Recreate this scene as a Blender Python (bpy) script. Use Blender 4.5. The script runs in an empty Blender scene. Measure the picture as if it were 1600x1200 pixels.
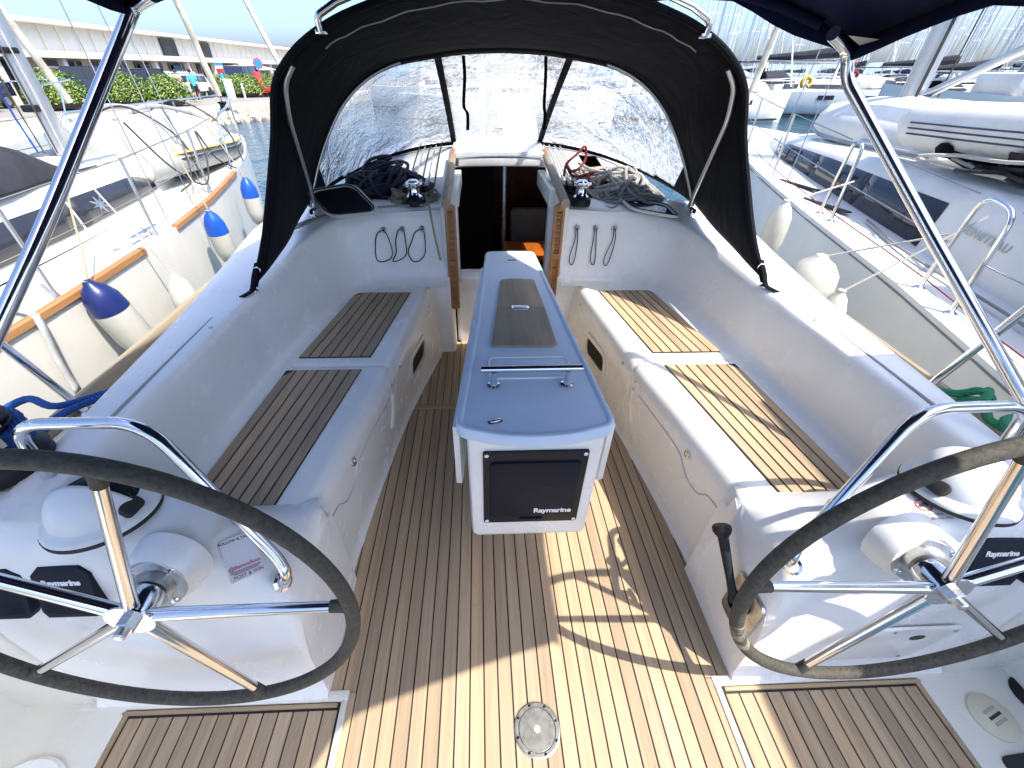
import bpy, bmesh, math, random
from mathutils import Vector, Matrix, noise
R = math.radians
rnd = random.Random(7)
scene = bpy.context.scene
COL = scene.collection

# ---------------------------------------------------------------- camera
PITCH, YAW, ROLL = R(36.8), R(2.4), R(-0.5)
F = Vector((math.sin(YAW)*math.cos(PITCH), math.cos(YAW)*math.cos(PITCH), -math.sin(PITCH)))
r0 = Vector((math.cos(YAW), -math.sin(YAW), 0)); d0 = F.cross(r0)
cr_ = r0*math.cos(ROLL) + d0*math.sin(ROLL); cd_ = -r0*math.sin(ROLL) + d0*math.cos(ROLL)
cd = bpy.data.cameras.new('camera'); cam = bpy.data.objects.new('camera', cd); COL.objects.link(cam)
m3 = Matrix((cr_, -cd_, -F)).transposed()
cam.matrix_world = Matrix.Translation((-0.15, 0, 1.6)) @ m3.to_4x4()
cd.sensor_fit = 'HORIZONTAL'; cd.sensor_width = 36; cd.lens = 36*655/1600; cd.shift_x = 25/1600
cd.clip_start = 0.02; cd.clip_end = 6000
scene.camera = cam

# ---------------------------------------------------------------- world, sun, exposure
SUN = Vector((0.47, -0.37, 1.0)).normalized()
w = bpy.data.worlds.new('World'); scene.world = w; w.use_nodes = True
nt = w.node_tree; nt.nodes.clear()
sky = nt.nodes.new('ShaderNodeTexSky'); sky.sky_type = 'NISHITA'; sky.sun_disc = False
sky.sun_elevation = math.asin(SUN.z); sky.sun_rotation = math.atan2(SUN.x, SUN.y)
sky.air_density = 0.75; sky.dust_density = 3.0; sky.ozone_density = 6.0; sky.altitude = 0
bg = nt.nodes.new('ShaderNodeBackground'); bg.inputs['Strength'].default_value = 0.1
ow = nt.nodes.new('ShaderNodeOutputWorld')
nt.links.new(sky.outputs[0], bg.inputs[0]); nt.links.new(bg.outputs[0], ow.inputs[0])
sl = bpy.data.lights.new('sun', 'SUN'); sl.energy = 2.0; sl.angle = R(0.53); sl.color = (1.0, 0.93, 0.82)
so = bpy.data.objects.new('sun', sl); COL.objects.link(so)
so.rotation_euler = (-SUN).to_track_quat('-Z', 'Y').to_euler(); so.location = (6, -3, 12)
vs = scene.view_settings; vs.view_transform = 'Standard'; vs.look = 'None'; vs.exposure = 2.12; vs.gamma = 1.0; vs.use_curve_mapping = False
scene.render.engine = 'CYCLES'
cy = scene.cycles; cy.max_bounces = 12; cy.diffuse_bounces = 8; cy.transparent_max_bounces = 16; cy.glossy_bounces = 4; cy.transmission_bounces = 6
cy.caustics_reflective = False; cy.caustics_refractive = False; cy.sample_clamp_indirect = 6

# ---------------------------------------------------------------- helpers
def link(o, parent=None):
    COL.objects.link(o)
    if parent is not None:
        o.parent = parent; o.matrix_parent_inverse = parent.matrix_basis.inverted()
    return o
def tag(o, label=None, cat=None, group=None, kind=None):
    if label: o['label'] = label
    if cat: o['category'] = cat
    if group: o['group'] = group
    if kind: o['kind'] = kind
    return o
def thing(name, label, cat, loc=(0, 0, 0), group=None, kind=None):
    o = bpy.data.objects.new(name, None); o.empty_display_size = 0.05
    o.location = loc; COL.objects.link(o)
    return tag(o, label, cat, group, kind)
def mesh_of(name, vs_, fs, mat, smooth=True, ang=40):
    me = bpy.data.meshes.new(name); me.from_pydata([tuple(v) for v in vs_], [], fs); me.update()
    bm = bmesh.new(); bm.from_mesh(me); bmesh.ops.recalc_face_normals(bm, faces=bm.faces); bm.to_mesh(me); bm.free()
    if mat is not None: me.materials.append(mat)
    if smooth:
        me.shade_smooth(); me.set_sharp_from_angle(angle=R(ang))
    return me
def catmull(pts, n=6, closed=False):
    P = [Vector(p) for p in pts]; out = []
    N = len(P); rng = N if closed else N-1
    for i in range(rng):
        if closed: a, b, c, d = P[(i-1) % N], P[i], P[(i+1) % N], P[(i+2) % N]
        else:
            b, c = P[i], P[i+1]; a = P[i-1] if i else b*2-c; d = P[i+2] if i+2 < N else c*2-b
        for k in range(n):
            t = k/n
            out.append(0.5*((2*b)+(c-a)*t+(2*a-5*b+4*c-d)*t*t+(3*b-a-3*c+d)*t**3))
    if not closed: out.append(P[-1])
    return out
def fillet(pts, r, n=5):
    P = [Vector(p) for p in pts]; out = [P[0]]
    for i in range(1, len(P)-1):
        a = (P[i-1]-P[i]); b = (P[i+1]-P[i]); rr = min(r, a.length*.45, b.length*.45)
        p, q = P[i]+a.normalized()*rr, P[i]+b.normalized()*rr
        for k in range(n+1):
            t = k/n; out.append(p*(1-t)**2+P[i]*2*t*(1-t)+q*t*t)
    out.append(P[-1]); return out
class G:
    def __init__(s): s.v = []; s.f = []
    def add(s, vs_, fs):
        o = len(s.v); s.v += [Vector(v) for v in vs_]; s.f += [tuple(i+o for i in f) for f in fs]; return s
    def tube(s, pts, r, seg=8, closed=False, cap=True, flat=None):
        P = [Vector(p) for p in pts]; n = len(P); rr = r if isinstance(r, (list, tuple)) else [r]*n
        T = []
        for i in range(n):
            if closed: t = P[(i+1) % n]-P[i-1]
            else: t = P[min(i+1, n-1)]-P[max(i-1, 0)]
            T.append(t.normalized() if t.length > 1e-9 else Vector((0, 0, 1)))
        up = Vector((0, 0, 1)) if abs(T[0].z) < .9 else Vector((1, 0, 0))
        nrm = (up-T[0]*up.dot(T[0])).normalized(); vs_ = []; fs = []
        for i in range(n):
            nrm = nrm-T[i]*nrm.dot(T[i])
            nrm = nrm.normalized() if nrm.length > 1e-6 else T[i].orthogonal().normalized()
            b = T[i].cross(nrm)
            for k in range(seg):
                a = 2*math.pi*k/seg
                vs_.append(P[i]+(nrm*math.cos(a)*(flat or 1)+b*math.sin(a))*rr[i])
        for i in range(n if closed else n-1):
            for k in range(seg):
                j = (i+1) % n; fs.append((i*seg+k, i*seg+(k+1) % seg, j*seg+(k+1) % seg, j*seg+k))
        if cap and not closed:
            fs.append(tuple(range(seg))[::-1]); fs.append(tuple((n-1)*seg+k for k in range(seg)))
        return s.add(vs_, fs)
    def grid(s, rows, cu=False, cv=False):
        n = len(rows); m = len(rows[0]); fs = []
        for i in range(n if cu else n-1):
            for j in range(m if cv else m-1):
                i2, j2 = (i+1) % n, (j+1) % m
                fs.append((i*m+j, i*m+j2, i2*m+j2, i2*m+j))
        return s.add([p for r_ in rows for p in r_], fs)
    def lathe(s, prof, M=None, seg=24, cap=True):
        M = M or Matrix.Identity(4); rows = []
        for r_, z in prof:
            rows.append([M @ Vector((r_*math.cos(2*math.pi*k/seg), r_*math.sin(2*math.pi*k/seg), z)) for k in range(seg)])
        o = len(s.v); s.grid(rows, cv=True)
        if cap:
            m = len(prof)
            s.f.append(tuple(o+k for k in range(seg))[::-1]); s.f.append(tuple(o+(m-1)*seg+k for k in range(seg)))
        return s
    def box(s, c, sz, M=None, bev=0.0, seg=2):
        bm = bmesh.new(); bmesh.ops.create_cube(bm, size=1)
        bmesh.ops.scale(bm, vec=sz, verts=bm.verts)
        if bev: bmesh.ops.bevel(bm, geom=bm.edges, offset=bev, segments=seg, profile=.5, affect='EDGES')
        bm.verts.index_update()
        T = (M or Matrix.Identity(4)); c = Vector(c)
        vs_ = [T @ v.co + c for v in bm.verts] if M is not None else [v.co + c for v in bm.verts]
        fs = [tuple(v.index for v in f.verts) for f in bm.faces]; bm.free()
        return s.add(vs_, fs)
    def prism(s, pts, z0, z1, M=None, bev=0.0, seg=2):
        bm = bmesh.new()
        bot = [bm.verts.new((p[0], p[1], z0)) for p in pts]; top = [bm.verts.new((p[0], p[1], z1)) for p in pts]
        n = len(pts); bm.faces.new(bot[::-1]); tf = bm.faces.new(top)
        for i in range(n): bm.faces.new((bot[i], bot[(i+1) % n], top[(i+1) % n], top[i]))
        if bev:
            bmesh.ops.bevel(bm, geom=[e for e in tf.edges], offset=bev, segments=seg, profile=.5, affect='EDGES')
        bm.verts.index_update(); T = M or Matrix.Identity(4)
        vs_ = [T @ v.co for v in bm.verts]; fs = [tuple(v.index for v in f.verts) for f in bm.faces]; bm.free()
        return s.add(vs_, fs)
    def mirror(s):
        g = G(); g.v = [Vector((-v.x, v.y, v.z)) for v in s.v]; g.f = [f[::-1] for f in s.f]; return g
    def build(s, name, mat, parent=None, smooth=True, ang=40):
        o = bpy.data.objects.new(name, mesh_of(name, s.v, s.f, mat, smooth, ang)); link(o, parent); return o
def rrect(w_, h_, r, n=4):
    out = []
    for cx, cy_, a0 in ((w_/2-r, h_/2-r, 0), (-w_/2+r, h_/2-r, 90), (-w_/2+r, -h_/2+r, 180), (w_/2-r, -h_/2+r, 270)):
        for k in range(n+1):
            a = R(a0+90*k/n); out.append((cx+r*math.cos(a), cy_+r*math.sin(a)))
    return out
def frame(o, x, z):
    """matrix at o with local x axis and local z axis (approx)"""
    z = Vector(z).normalized(); x = Vector(x); x = (x-z*x.dot(z)).normalized(); y = z.cross(x)
    return Matrix.Translation(o) @ Matrix((x, y, z)).transposed().to_4x4()
def text(body, M, size, mat, parent, name='lettering', depth=0.0006, align='CENTER', shear=0.0, bold=0.0, spacing=1.0):
    cu = bpy.data.curves.new(name, 'FONT'); cu.body = body; cu.size = size; cu.align_x = align; cu.align_y = 'CENTER'
    cu.extrude = depth; cu.shear = shear; cu.offset = bold; cu.space_character = spacing; cu.resolution_u = 3
    o = bpy.data.objects.new(name, cu); COL.objects.link(o)
    me = bpy.data.meshes.new_from_object(o); bpy.data.objects.remove(o); bpy.data.curves.remove(cu)
    me.transform(M); me.materials.clear(); me.materials.append(mat)
    ob = bpy.data.objects.new(name, me); link(ob, parent); return ob
def lerp(a, b, t): return a+(b-a)*t
def interp(tbl, x):
    if x <= tbl[0][0]: return tbl[0][1]
    for (a, va), (b, vb) in zip(tbl, tbl[1:]):
        if x <= b: return va+(vb-va)*(x-a)/(b-a)
    return tbl[-1][1]
def mir(p): return Vector((-p[0], p[1], p[2]))
# ---------------------------------------------------------------- materials
class NM:
    def __init__(s, name):
        s.m = bpy.data.materials.new(name); s.m.use_nodes = True; s.t = s.m.node_tree; s.t.nodes.clear()
        s.o = s.n('ShaderNodeOutputMaterial')
    def n(s, typ, **kw):
        nd = s.t.nodes.new(typ)
        for k, v in kw.items(): setattr(nd, k, v)
        return nd
    def l(s, a, b): s.t.links.new(a, b)
    def bsdf(s, col=(.8, .8, .8), rough=.5, metal=0, **inp):
        b = s.n('ShaderNodeBsdfPrincipled'); b.inputs['Base Color'].default_value = (*col, 1)
        b.inputs['Roughness'].default_value = rough; b.inputs['Metallic'].default_value = metal
        for k, v in inp.items(): b.inputs[k.replace('_', ' ')].default_value = v
        s.l(b.outputs[0], s.o.inputs[0]); return b
    def coord(s, kind='Object', scale=(1, 1, 1), rot=(0, 0, 0), rand=False):
        tc = s.n('ShaderNodeTexCoord'); mp = s.n('ShaderNodeMapping'); mp.inputs['Scale'].default_value = scale; mp.inputs['Rotation'].default_value = rot
        s.l(tc.outputs[kind], mp.inputs[0])
        if rand:
            oi = s.n('ShaderNodeObjectInfo'); mu = s.n('ShaderNodeMath', operation='MULTIPLY'); mu.inputs[1].default_value = 37
            s.l(oi.outputs['Random'], mu.inputs[0]); s.l(mu.outputs[0], mp.inputs['Location'])
        return mp.outputs[0]
    def noise(s, vec, scale, detail=4, rough=.55, dist=0):
        n = s.n('ShaderNodeTexNoise'); n.inputs['Scale'].default_value = scale; n.inputs['Detail'].default_value = detail
        n.inputs['Roughness'].default_value = rough; n.inputs['Distortion'].default_value = dist
        if vec is not None: s.l(vec, n.inputs['Vector'])
        return n.outputs['Fac']
    def ramp(s, fac, stops):
        r = s.n('ShaderNodeValToRGB'); e = r.color_ramp.elements
        while len(e) < len(stops): e.new(.5)
        for el, (p, c) in zip(e, stops): el.position = p; el.color = (*c, 1) if len(c) == 3 else c
        s.l(fac, r.inputs[0]); return r.outputs[0]
    def mix(s, fac, a, b, typ='MIX'):
        m = s.n('ShaderNodeMix', data_type='RGBA', blend_type=typ)
        for i, v in ((0, fac), (6, a), (7, b)):
            if hasattr(v, 'default_value') or hasattr(v, 'links'): s.l(v, m.inputs[i])
            else: m.inputs[i].default_value = v if i == 0 else (*v, 1)
        return m.outputs[2]
    def bump(s, h, strength, dist, b):
        n = s.n('ShaderNodeBump'); n.inputs['Strength'].default_value = strength; n.inputs['Distance'].default_value = dist
        s.l(h, n.inputs['Height']); s.l(n.outputs[0], b.inputs['Normal']); return n
M = {}
def simple(name, col, rough=.5, metal=0, var=.12, scale=6, bump=0, bscale=60, **inp):
    k = NM(name); b = k.bsdf(col, rough, metal, **inp); c = k.coord()
    f = k.noise(c, scale, 5)
    k.l(k.ramp(f, [(.3, tuple(x*(1-var) for x in col)), (.7, tuple(min(1, x*(1+var)) for x in col))]), b.inputs['Base Color'])
    rr = k.n('ShaderNodeMapRange'); rr.inputs['To Min'].default_value = max(.02, rough*.8); rr.inputs['To Max'].default_value = min(1, rough*1.25)
    k.l(k.noise(c, scale*2.3, 4), rr.inputs['Value']); k.l(rr.outputs[0], b.inputs['Roughness'])
    if bump: k.bump(k.noise(c, bscale, 3), bump, .002, b)
    M[name] = k.m; return k.m
def gel(name, col, rough=.22):
    k = NM(name); b = k.bsdf(col, rough); c = k.coord()
    n1 = k.noise(c, 3.0, 6, .6); n2 = k.noise(k.coord(scale=(1, 1, .35)), 14, 5, .65)
    base = k.ramp(n1, [(.35, tuple(x*.93 for x in col)), (.65, col)])
    spots = k.ramp(n2, [(.50, (1, 1, 1)), (.90, (.955, .945, .92))])
    k.l(k.mix(1.0, base, spots, 'MULTIPLY'), b.inputs['Base Color'])
    rr = k.n('ShaderNodeMapRange'); rr.inputs['To Min'].default_value = rough*.7; rr.inputs['To Max'].default_value = rough*1.6
    k.l(k.noise(c, 9, 5), rr.inputs['Value']); k.l(rr.outputs[0], b.inputs['Roughness'])
    k.bump(k.noise(c, 5, 2), .10, .004, b)
    M[name] = k.m
gel('gelcoat', (.86, .86, .83)); gel('gelcoat_cream', (.76, .74, .66)); gel('hull_white', (.68, .67, .62), .15); gel('hull_grey', (.77, .78, .76), .18)
gel('nonskid', (.66, .66, .64), .5); gel('plastic_white', (.78, .79, .78), .35); gel('ivory_plastic', (.62, .58, .44), .45)
def teak(name, c0, c1, c2, ax='Y', rough=.62, rscale=1.0):
    k = NM(name); b = k.bsdf(c1, rough)
    s = {'Y': (60, 2.2, 60), 'X': (2.2, 60, 60)}[ax]
    v = k.coord(scale=s, rand=True); v2 = k.coord(scale=tuple(q*.22 for q in s), rand=True)
    g = k.noise(v, 1.0, 6, .7, .4); g2 = k.noise(v2, 1.0, 3, .5, .6)
    col = k.ramp(g, [(.28, c0), (.5, c1), (.75, c2)])
    col = k.mix(.5, col, k.ramp(g2, [(.3, tuple(x*.72 for x in c1)), (.7, tuple(min(1, x*1.18) for x in c1))]))
    oi = k.n('ShaderNodeObjectInfo'); tone = k.ramp(oi.outputs['Random'], [(0, (.80, .80, .80)), (.5, (1, 1, 1)), (1, (1.12, 1.05, .96))])
    col = k.mix(1.0, col, tone, 'MULTIPLY')
    sp = k.ramp(k.noise(k.coord(scale=(1, .5, 1) if ax == 'Y' else (.5, 1, 1), rand=True), 55, 4, .7), [(.62, (1, 1, 1)), (.75, (.62, .58, .55))])
    col = k.mix(.55, col, sp, 'MULTIPLY')
    big = k.ramp(k.noise(k.coord('Generated', rand=True), 2.5, 3), [(.35, (.86, .86, .88)), (.65, (1.04, 1.02, 1))])
    col = k.mix(1.0, col, big, 'MULTIPLY')
    k.l(col, b.inputs['Base Color']); k.bump(g, .35, .0012, b); M[name] = k.m
teak('teak', (.27, .195, .12), (.43, .325, .21), (.53, .41, .28))
teak('teak_x', (.28, .195, .11), (.44, .32, .19), (.55, .41, .25), 'X')
teak('teak_grey', (.24, .195, .13), (.36, .30, .21), (.46, .39, .28))
teak('varnished', (.26, .12, .045), (.38, .19, .075), (.46, .25, .11), 'Y', .3)
simple('caulk', (.012, .012, .013), .6)
k = NM('chrome'); b = k.bsdf((.72, .72, .72), .09, 1.0); c = k.coord()
rr = k.n('ShaderNodeMapRange'); rr.inputs['To Min'].default_value = .05; rr.inputs['To Max'].default_value = .2
k.l(k.noise(c, 20, 5), rr.inputs['Value']); k.l(rr.outputs[0], b.inputs['Roughness']); k.bump(k.noise(c, 6, 2), .04, .002, b); M['chrome'] = k.m
k = NM('brushed'); b = k.bsdf((.62, .62, .62), .32, 1.0); c = k.coord()
rr = k.n('ShaderNodeMapRange'); rr.inputs['To Min'].default_value = .22; rr.inputs['To Max'].default_value = .5
k.l(k.noise(c, 40, 6, .7), rr.inputs['Value']); k.l(rr.outputs[0], b.inputs['Roughness'])
k.l(k.ramp(k.noise(c, 25, 6, .7), [(.35, (.38, .38, .37)), (.65, (.68, .68, .67))]), b.inputs['Base Color']); M['brushed'] = k.m
def canvas(name, col, sheen=.03):
    k = NM(name); b = k.bsdf(col, .85); b.inputs['Specular IOR Level'].default_value = .12; b.inputs['Sheen Weight'].default_value = sheen*.5; b.inputs['Sheen Roughness'].default_value = .6
    c = k.coord(); f = k.noise(c, 3.5, 5, .6, .5)
    k.l(k.ramp(f, [(.3, tuple(x*.75 for x in col)), (.7, tuple(x*1.4 for x in col))]), b.inputs['Base Color'])
    wr = k.noise(k.coord(scale=(1.2, 1.2, .55)), 6, 4, .5, 1.2); fine = k.noise(c, 420, 2)
    ad = k.n('ShaderNodeMath', operation='MULTIPLY_ADD'); ad.inputs[1].default_value = .03; k.l(fine, ad.inputs[0]); k.l(wr, ad.inputs[2])
    k.bump(ad.outputs[0], .55, .02, b); M[name] = k.m
canvas('canvas_black', (.0045, .005, .008)); canvas('canvas_navy', (.005, .008, .034), .02)
canvas('canvas_grey', (.33, .34, .34), .1); canvas('canvas_dark', (.03, .032, .04)); canvas('canvas_white', (.46, .45, .41), .1); canvas('sail_cloth', (.55, .50, .40), .05)
k = NM('clear_vinyl'); c = k.coord(scale=(1, 1, .6))
n1 = k.noise(c, 5.0, 5, .55, 2.2); n2 = k.noise(c, 16, 4, .55, 1.5)
ad = k.n('ShaderNodeMath', operation='MULTIPLY_ADD'); ad.inputs[1].default_value = .3; k.l(n2, ad.inputs[0]); k.l(n1, ad.inputs[2])
bp_ = k.n('ShaderNodeBump'); bp_.inputs['Strength'].default_value = .58; bp_.inputs['Distance'].default_value = .03; k.l(ad.outputs[0], bp_.inputs['Height'])
tr = k.n('ShaderNodeBsdfTransparent'); tr.inputs[0].default_value = (.93, .95, .96, 1)
rf = k.n('ShaderNodeBsdfRefraction'); rf.inputs['IOR'].default_value = 1.10; rf.inputs['Roughness'].default_value = .03; rf.inputs[0].default_value = (.95, .97, .98, 1); k.l(bp_.outputs[0], rf.inputs['Normal'])
gl = k.n('ShaderNodeBsdfGlossy'); gl.inputs['Roughness'].default_value = .06; k.l(bp_.outputs[0], gl.inputs['Normal'])
df = k.n('ShaderNodeBsdfTranslucent'); df.inputs[0].default_value = (.9, .92, .95, 1); k.l(bp_.outputs[0], df.inputs['Normal'])
m1 = k.n('ShaderNodeMixShader'); m1.inputs[0].default_value = .26; k.l(tr.outputs[0], m1.inputs[1]); k.l(rf.outputs[0], m1.inputs[2])
st = k.ramp(k.noise(k.coord(scale=(2.2, 2.2, .5), rot=(0, .3, .2)), 9, 6, .6, 3.0), [(.44, (.04, .04, .04)), (.62, (.38, .38, .38))])
m2 = k.n('ShaderNodeMixShader'); k.l(st, m2.inputs[0]); k.l(m1.outputs[0], m2.inputs[1]); k.l(df.outputs[0], m2.inputs[2])
fr = k.n('ShaderNodeFresnel'); fr.inputs[0].default_value = 1.08; k.l(bp_.outputs[0], fr.inputs['Normal'])
m3_ = k.n('ShaderNodeMixShader'); k.l(fr.outputs[0], m3_.inputs[0]); k.l(m2.outputs[0], m3_.inputs[1]); k.l(gl.outputs[0], m3_.inputs[2])
k.l(m3_.outputs[0], k.o.inputs[0]); M['clear_vinyl'] = k.m
def glass(name, tint, fac):
    k = NM(name); tr = k.n('ShaderNodeBsdfTransparent'); tr.inputs[0].default_value = (*tint, 1)
    gl = k.n('ShaderNodeBsdfGlossy'); gl.inputs['Roughness'].default_value = .04
    fr = k.n('ShaderNodeLayerWeight'); fr.inputs[0].default_value = fac; mx = k.n('ShaderNodeMixShader')
    k.l(fr.outputs['Fresnel'], mx.inputs[0]); k.l(tr.outputs[0], mx.inputs[1]); k.l(gl.outputs[0], mx.inputs[2]); k.l(mx.outputs[0], k.o.inputs[0]); M[name] = k.m
glass('smoked_glass', (.10, .11, .12), .45)
simple('dark_glass', (.02, .022, .028), .06, 0, .3, 3); simple('window_black', (.025, .028, .038), .08, 0, .3, 2)
simple('black_plastic', (.012, .013, .016), .45, Specular_IOR_Level=.25, bump=.15, bscale=300); simple('cover_plastic', (.010, .014, .024), .55, Specular_IOR_Level=.2, bump=.2, bscale=250)
simple('screen_plastic', (.008, .011, .022), .45, Specular_IOR_Level=.15); simple('rubber', (.02, .02, .02), .7)
k = NM('leather'); b = k.bsdf((.06, .055, .045), .8); c = k.coord()
k.l(k.ramp(k.noise(c, 90, 5, .7), [(.3, (.030, .027, .021)), (.7, (.095, .086, .066))]), b.inputs['Base Color']); k.bump(k.noise(c, 260, 3), .6, .002, b); M['leather'] = k.m
k = NM('leather_mottled'); b = k.bsdf((.3, .28, .2), .8); c = k.coord()
k.l(k.ramp(k.noise(c, 30, 5, .7), [(.4, (.06, .055, .045)), (.6, (.30, .28, .20))]), b.inputs['Base Color']); k.bump(k.noise(c, 200, 3), .6, .002, b); M['leather_mottled'] = k.m
def rope(name, col, col2=None, sc=70):
    k = NM(name); b = k.bsdf(col, .85); c = k.coord()
    wv = k.n('ShaderNodeTexWave'); wv.inputs['Scale'].default_value = sc; wv.inputs['Distortion'].default_value = 3; wv.bands_direction = 'DIAGONAL'; k.l(c, wv.inputs['Vector'])
    k.l(k.ramp(wv.outputs['Fac'], [(.25, col2 or tuple(x*.55 for x in col)), (.6, col)]), b.inputs['Base Color']); k.bump(wv.outputs['Fac'], .7, .003, b); M[name] = k.m
rope('rope_navy', (.022, .026, .05)); rope('rope_white', (.60, .58, .53)); rope('rope_grey', (.30, .31, .31)); rope('rope_cream', (.42, .38, .27)); rope('rope_red', (.26, .025, .02)); rope('rope_black', (.02, .02, .022))
rope('rope_fleck', (.52, .52, .52), (.03, .03, .04), 55); rope('rope_blue', (.012, .09, .36)); rope('rope_green', (.03, .30, .13)); rope('rope_dark', (.06, .06, .06))
simple('paint_white', (.78, .78, .77), .4, var=.05); simple('paint_red', (.55, .03, .03), .4); simple('fender_white', (.47, .46, .41), .35, var=.08); simple('fender_blue', (.008, .075, .40), .3); simple('fender_navy', (.008, .018, .10), .3)
simple('print_black', (.02, .02, .022), .5); simple('print_red', (.45, .05, .05), .5); simple('print_pink', (.55, .10, .2), .5); simple('paper_white', (.80, .80, .82), .35, var=.03); simple('print_white', (.85, .85, .85), .5, var=.02)
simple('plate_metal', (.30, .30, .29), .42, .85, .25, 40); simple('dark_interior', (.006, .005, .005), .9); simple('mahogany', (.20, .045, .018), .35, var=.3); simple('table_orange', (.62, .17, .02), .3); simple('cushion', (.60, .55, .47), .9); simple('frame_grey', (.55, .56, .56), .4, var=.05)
simple('rib_grey', (.34, .35, .34), .55, var=.08); simple('rib_white', (.66, .65, .60), .5, var=.07); simple('rib_navy', (.02, .03, .10), .4); simple('yellow_foam', (.65, .45, .10), .6); simple('alu', (.55, .56, .57), .35, .9, .08); simple('wire', (.40, .40, .41), .3, .9); simple('lifeline', (.16, .16, .16), .5)
simple('concrete', (.42, .38, .31), .9, var=.2, scale=2, bump=.3); simple('asphalt', (.22, .21, .19), .95, var=.15, scale=.6); simple('rock', (.36, .32, .26), .9, var=.35, scale=4, bump=.6, bscale=12)
simple('stucco', (.66, .62, .54), .85, var=.06, scale=.5); simple('fascia_grey', (.55, .56, .55), .6, var=.06, scale=1); simple('shop_glass', (.03, .035, .035), .1, var=.4, scale=.7)
simple('car_navy', (.012, .016, .04), .18, var=.05, Coat_Weight=.6); simple('car_white', (.7, .7, .7), .2, var=.03, Coat_Weight=.5); simple('car_glass', (.02, .024, .028), .06); simple('tyre', (.02, .02, .02), .8); simple('skin', (.42, .25, .17), .55); simple('shirt_teal', (.06, .36, .42), .9); simple('shirt_pink', (.55, .30, .30), .9); simple('shorts_black', (.02, .02, .025), .9); simple('hair', (.03, .02, .015), .8)
simple('sign_blue', (.03, .22, .48), .5); simple('teal_paint', (.06, .42, .48), .5); simple('boot_black', (.012, .012, .014), .3)
k = NM('water'); b = k.bsdf((.012, .055, .085), .04); b.inputs['IOR'].default_value = 1.33; c = k.coord()
v1 = k.noise(k.coord(scale=(1, .6, 1)), 1.1, 5, .6, .4); v2 = k.noise(c, 6, 3, .5)
ad = k.n('ShaderNodeMath', operation='MULTIPLY_ADD'); ad.inputs[1].default_value = .12; k.l(v2, ad.inputs[0]); k.l(v1, ad.inputs[2])
k.bump(ad.outputs[0], .8, .22, b); M['water'] = k.m
k = NM('leaf'); b = k.bsdf((.06, .12, .02), .5); oi = k.n('ShaderNodeNewGeometry')
k.l(k.ramp(oi.outputs['Random Per Island'], [(0, (.05, .11, .012)), (.6, (.12, .21, .025)), (1, (.19, .27, .05))]), b.inputs['Base Color']); b.inputs['Transmission Weight'].default_value = 0.0; M['leaf'] = k.m
simple('bark', (.10, .07, .045), .9); simple('hill', (.20, .26, .30), .95, var=.1, scale=.01)
# ================================================================ own boat: setting
WT = -0.75   # water level
soleW = [(.3, .685), (.9, .68), (1.2, .655), (1.6, .61), (1.9, .565), (2.2, .50), (2.5, .43), (2.7, .40)]
noseX = [(.6, .69), (.78, .68), (1.28, .605), (1.52, .56), (1.9, .52), (2.42, .46), (2.6, .45)]
SEAT = .52
# --- sole
sole = thing('cockpit_sole', 'teak planked cockpit floor of the yacht', 'floor', (0, 1, 0), kind='structure')
g = G(); g.add([(-.60, -.6, -.004), (.60, -.6, -.004), (.60, .5, -.004), (.72, .5, -.004), (.72, 2.75, -.004), (-.72, 2.75, -.004), (-.72, .5, -.004), (-.60, .5, -.004)], [tuple(range(8))])
g.build('caulk_bed', M['caulk'], sole, False)
PIT = .0455
def plank_mesh(w_, L, key={}):
    kk = (round(w_, 4), round(L, 3))
    if kk not in key:
        gg = G(); gg.box((0, L/2, -.004), (w_, L, .008), bev=.0012, seg=1); key[kk] = mesh_of('plank', gg.v, gg.f, M['teak'], False)
    return key[kk]
def plank(parent, x, y0, L, z, w_=PIT-.0044, rot=0, mat=None):
    o = bpy.data.objects.new('plank', plank_mesh(w_, L)); o.location = (x, y0, z); o.rotation_euler.z = rot; link(o, parent)
    if mat: o.material_slots[0].link = 'OBJECT'; o.material_slots[0].material = mat
    return o
for i in range(-15, 16):
    x = i*PIT
    if abs(x) > .69: continue
    ya = -.55 if abs(x)+.02 < .592 else .502
    yend = 2.66
    for (b_, v_) in [(t[0], t[1]) for t in soleW]:
        if v_+.045 < abs(x): yend = b_; break
    if yend > 1.96:
        plank(sole, x, ya, 1.90-ya, 0)
        if yend > 2.0: plank(sole, x, 1.946, yend-1.946, 0)
    else: plank(sole, x, ya, yend-ya, 0)
for sx in (1, -1): plank(sole, sx*.5795, -.55, 1.05, 0, .0195)
gx = G(); gx.box((0, 1.923, -.004), (1.10, .038, .0082), bev=.0012, seg=1); gx.build('cross_plank', M['teak_x'], sole, False)
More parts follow.
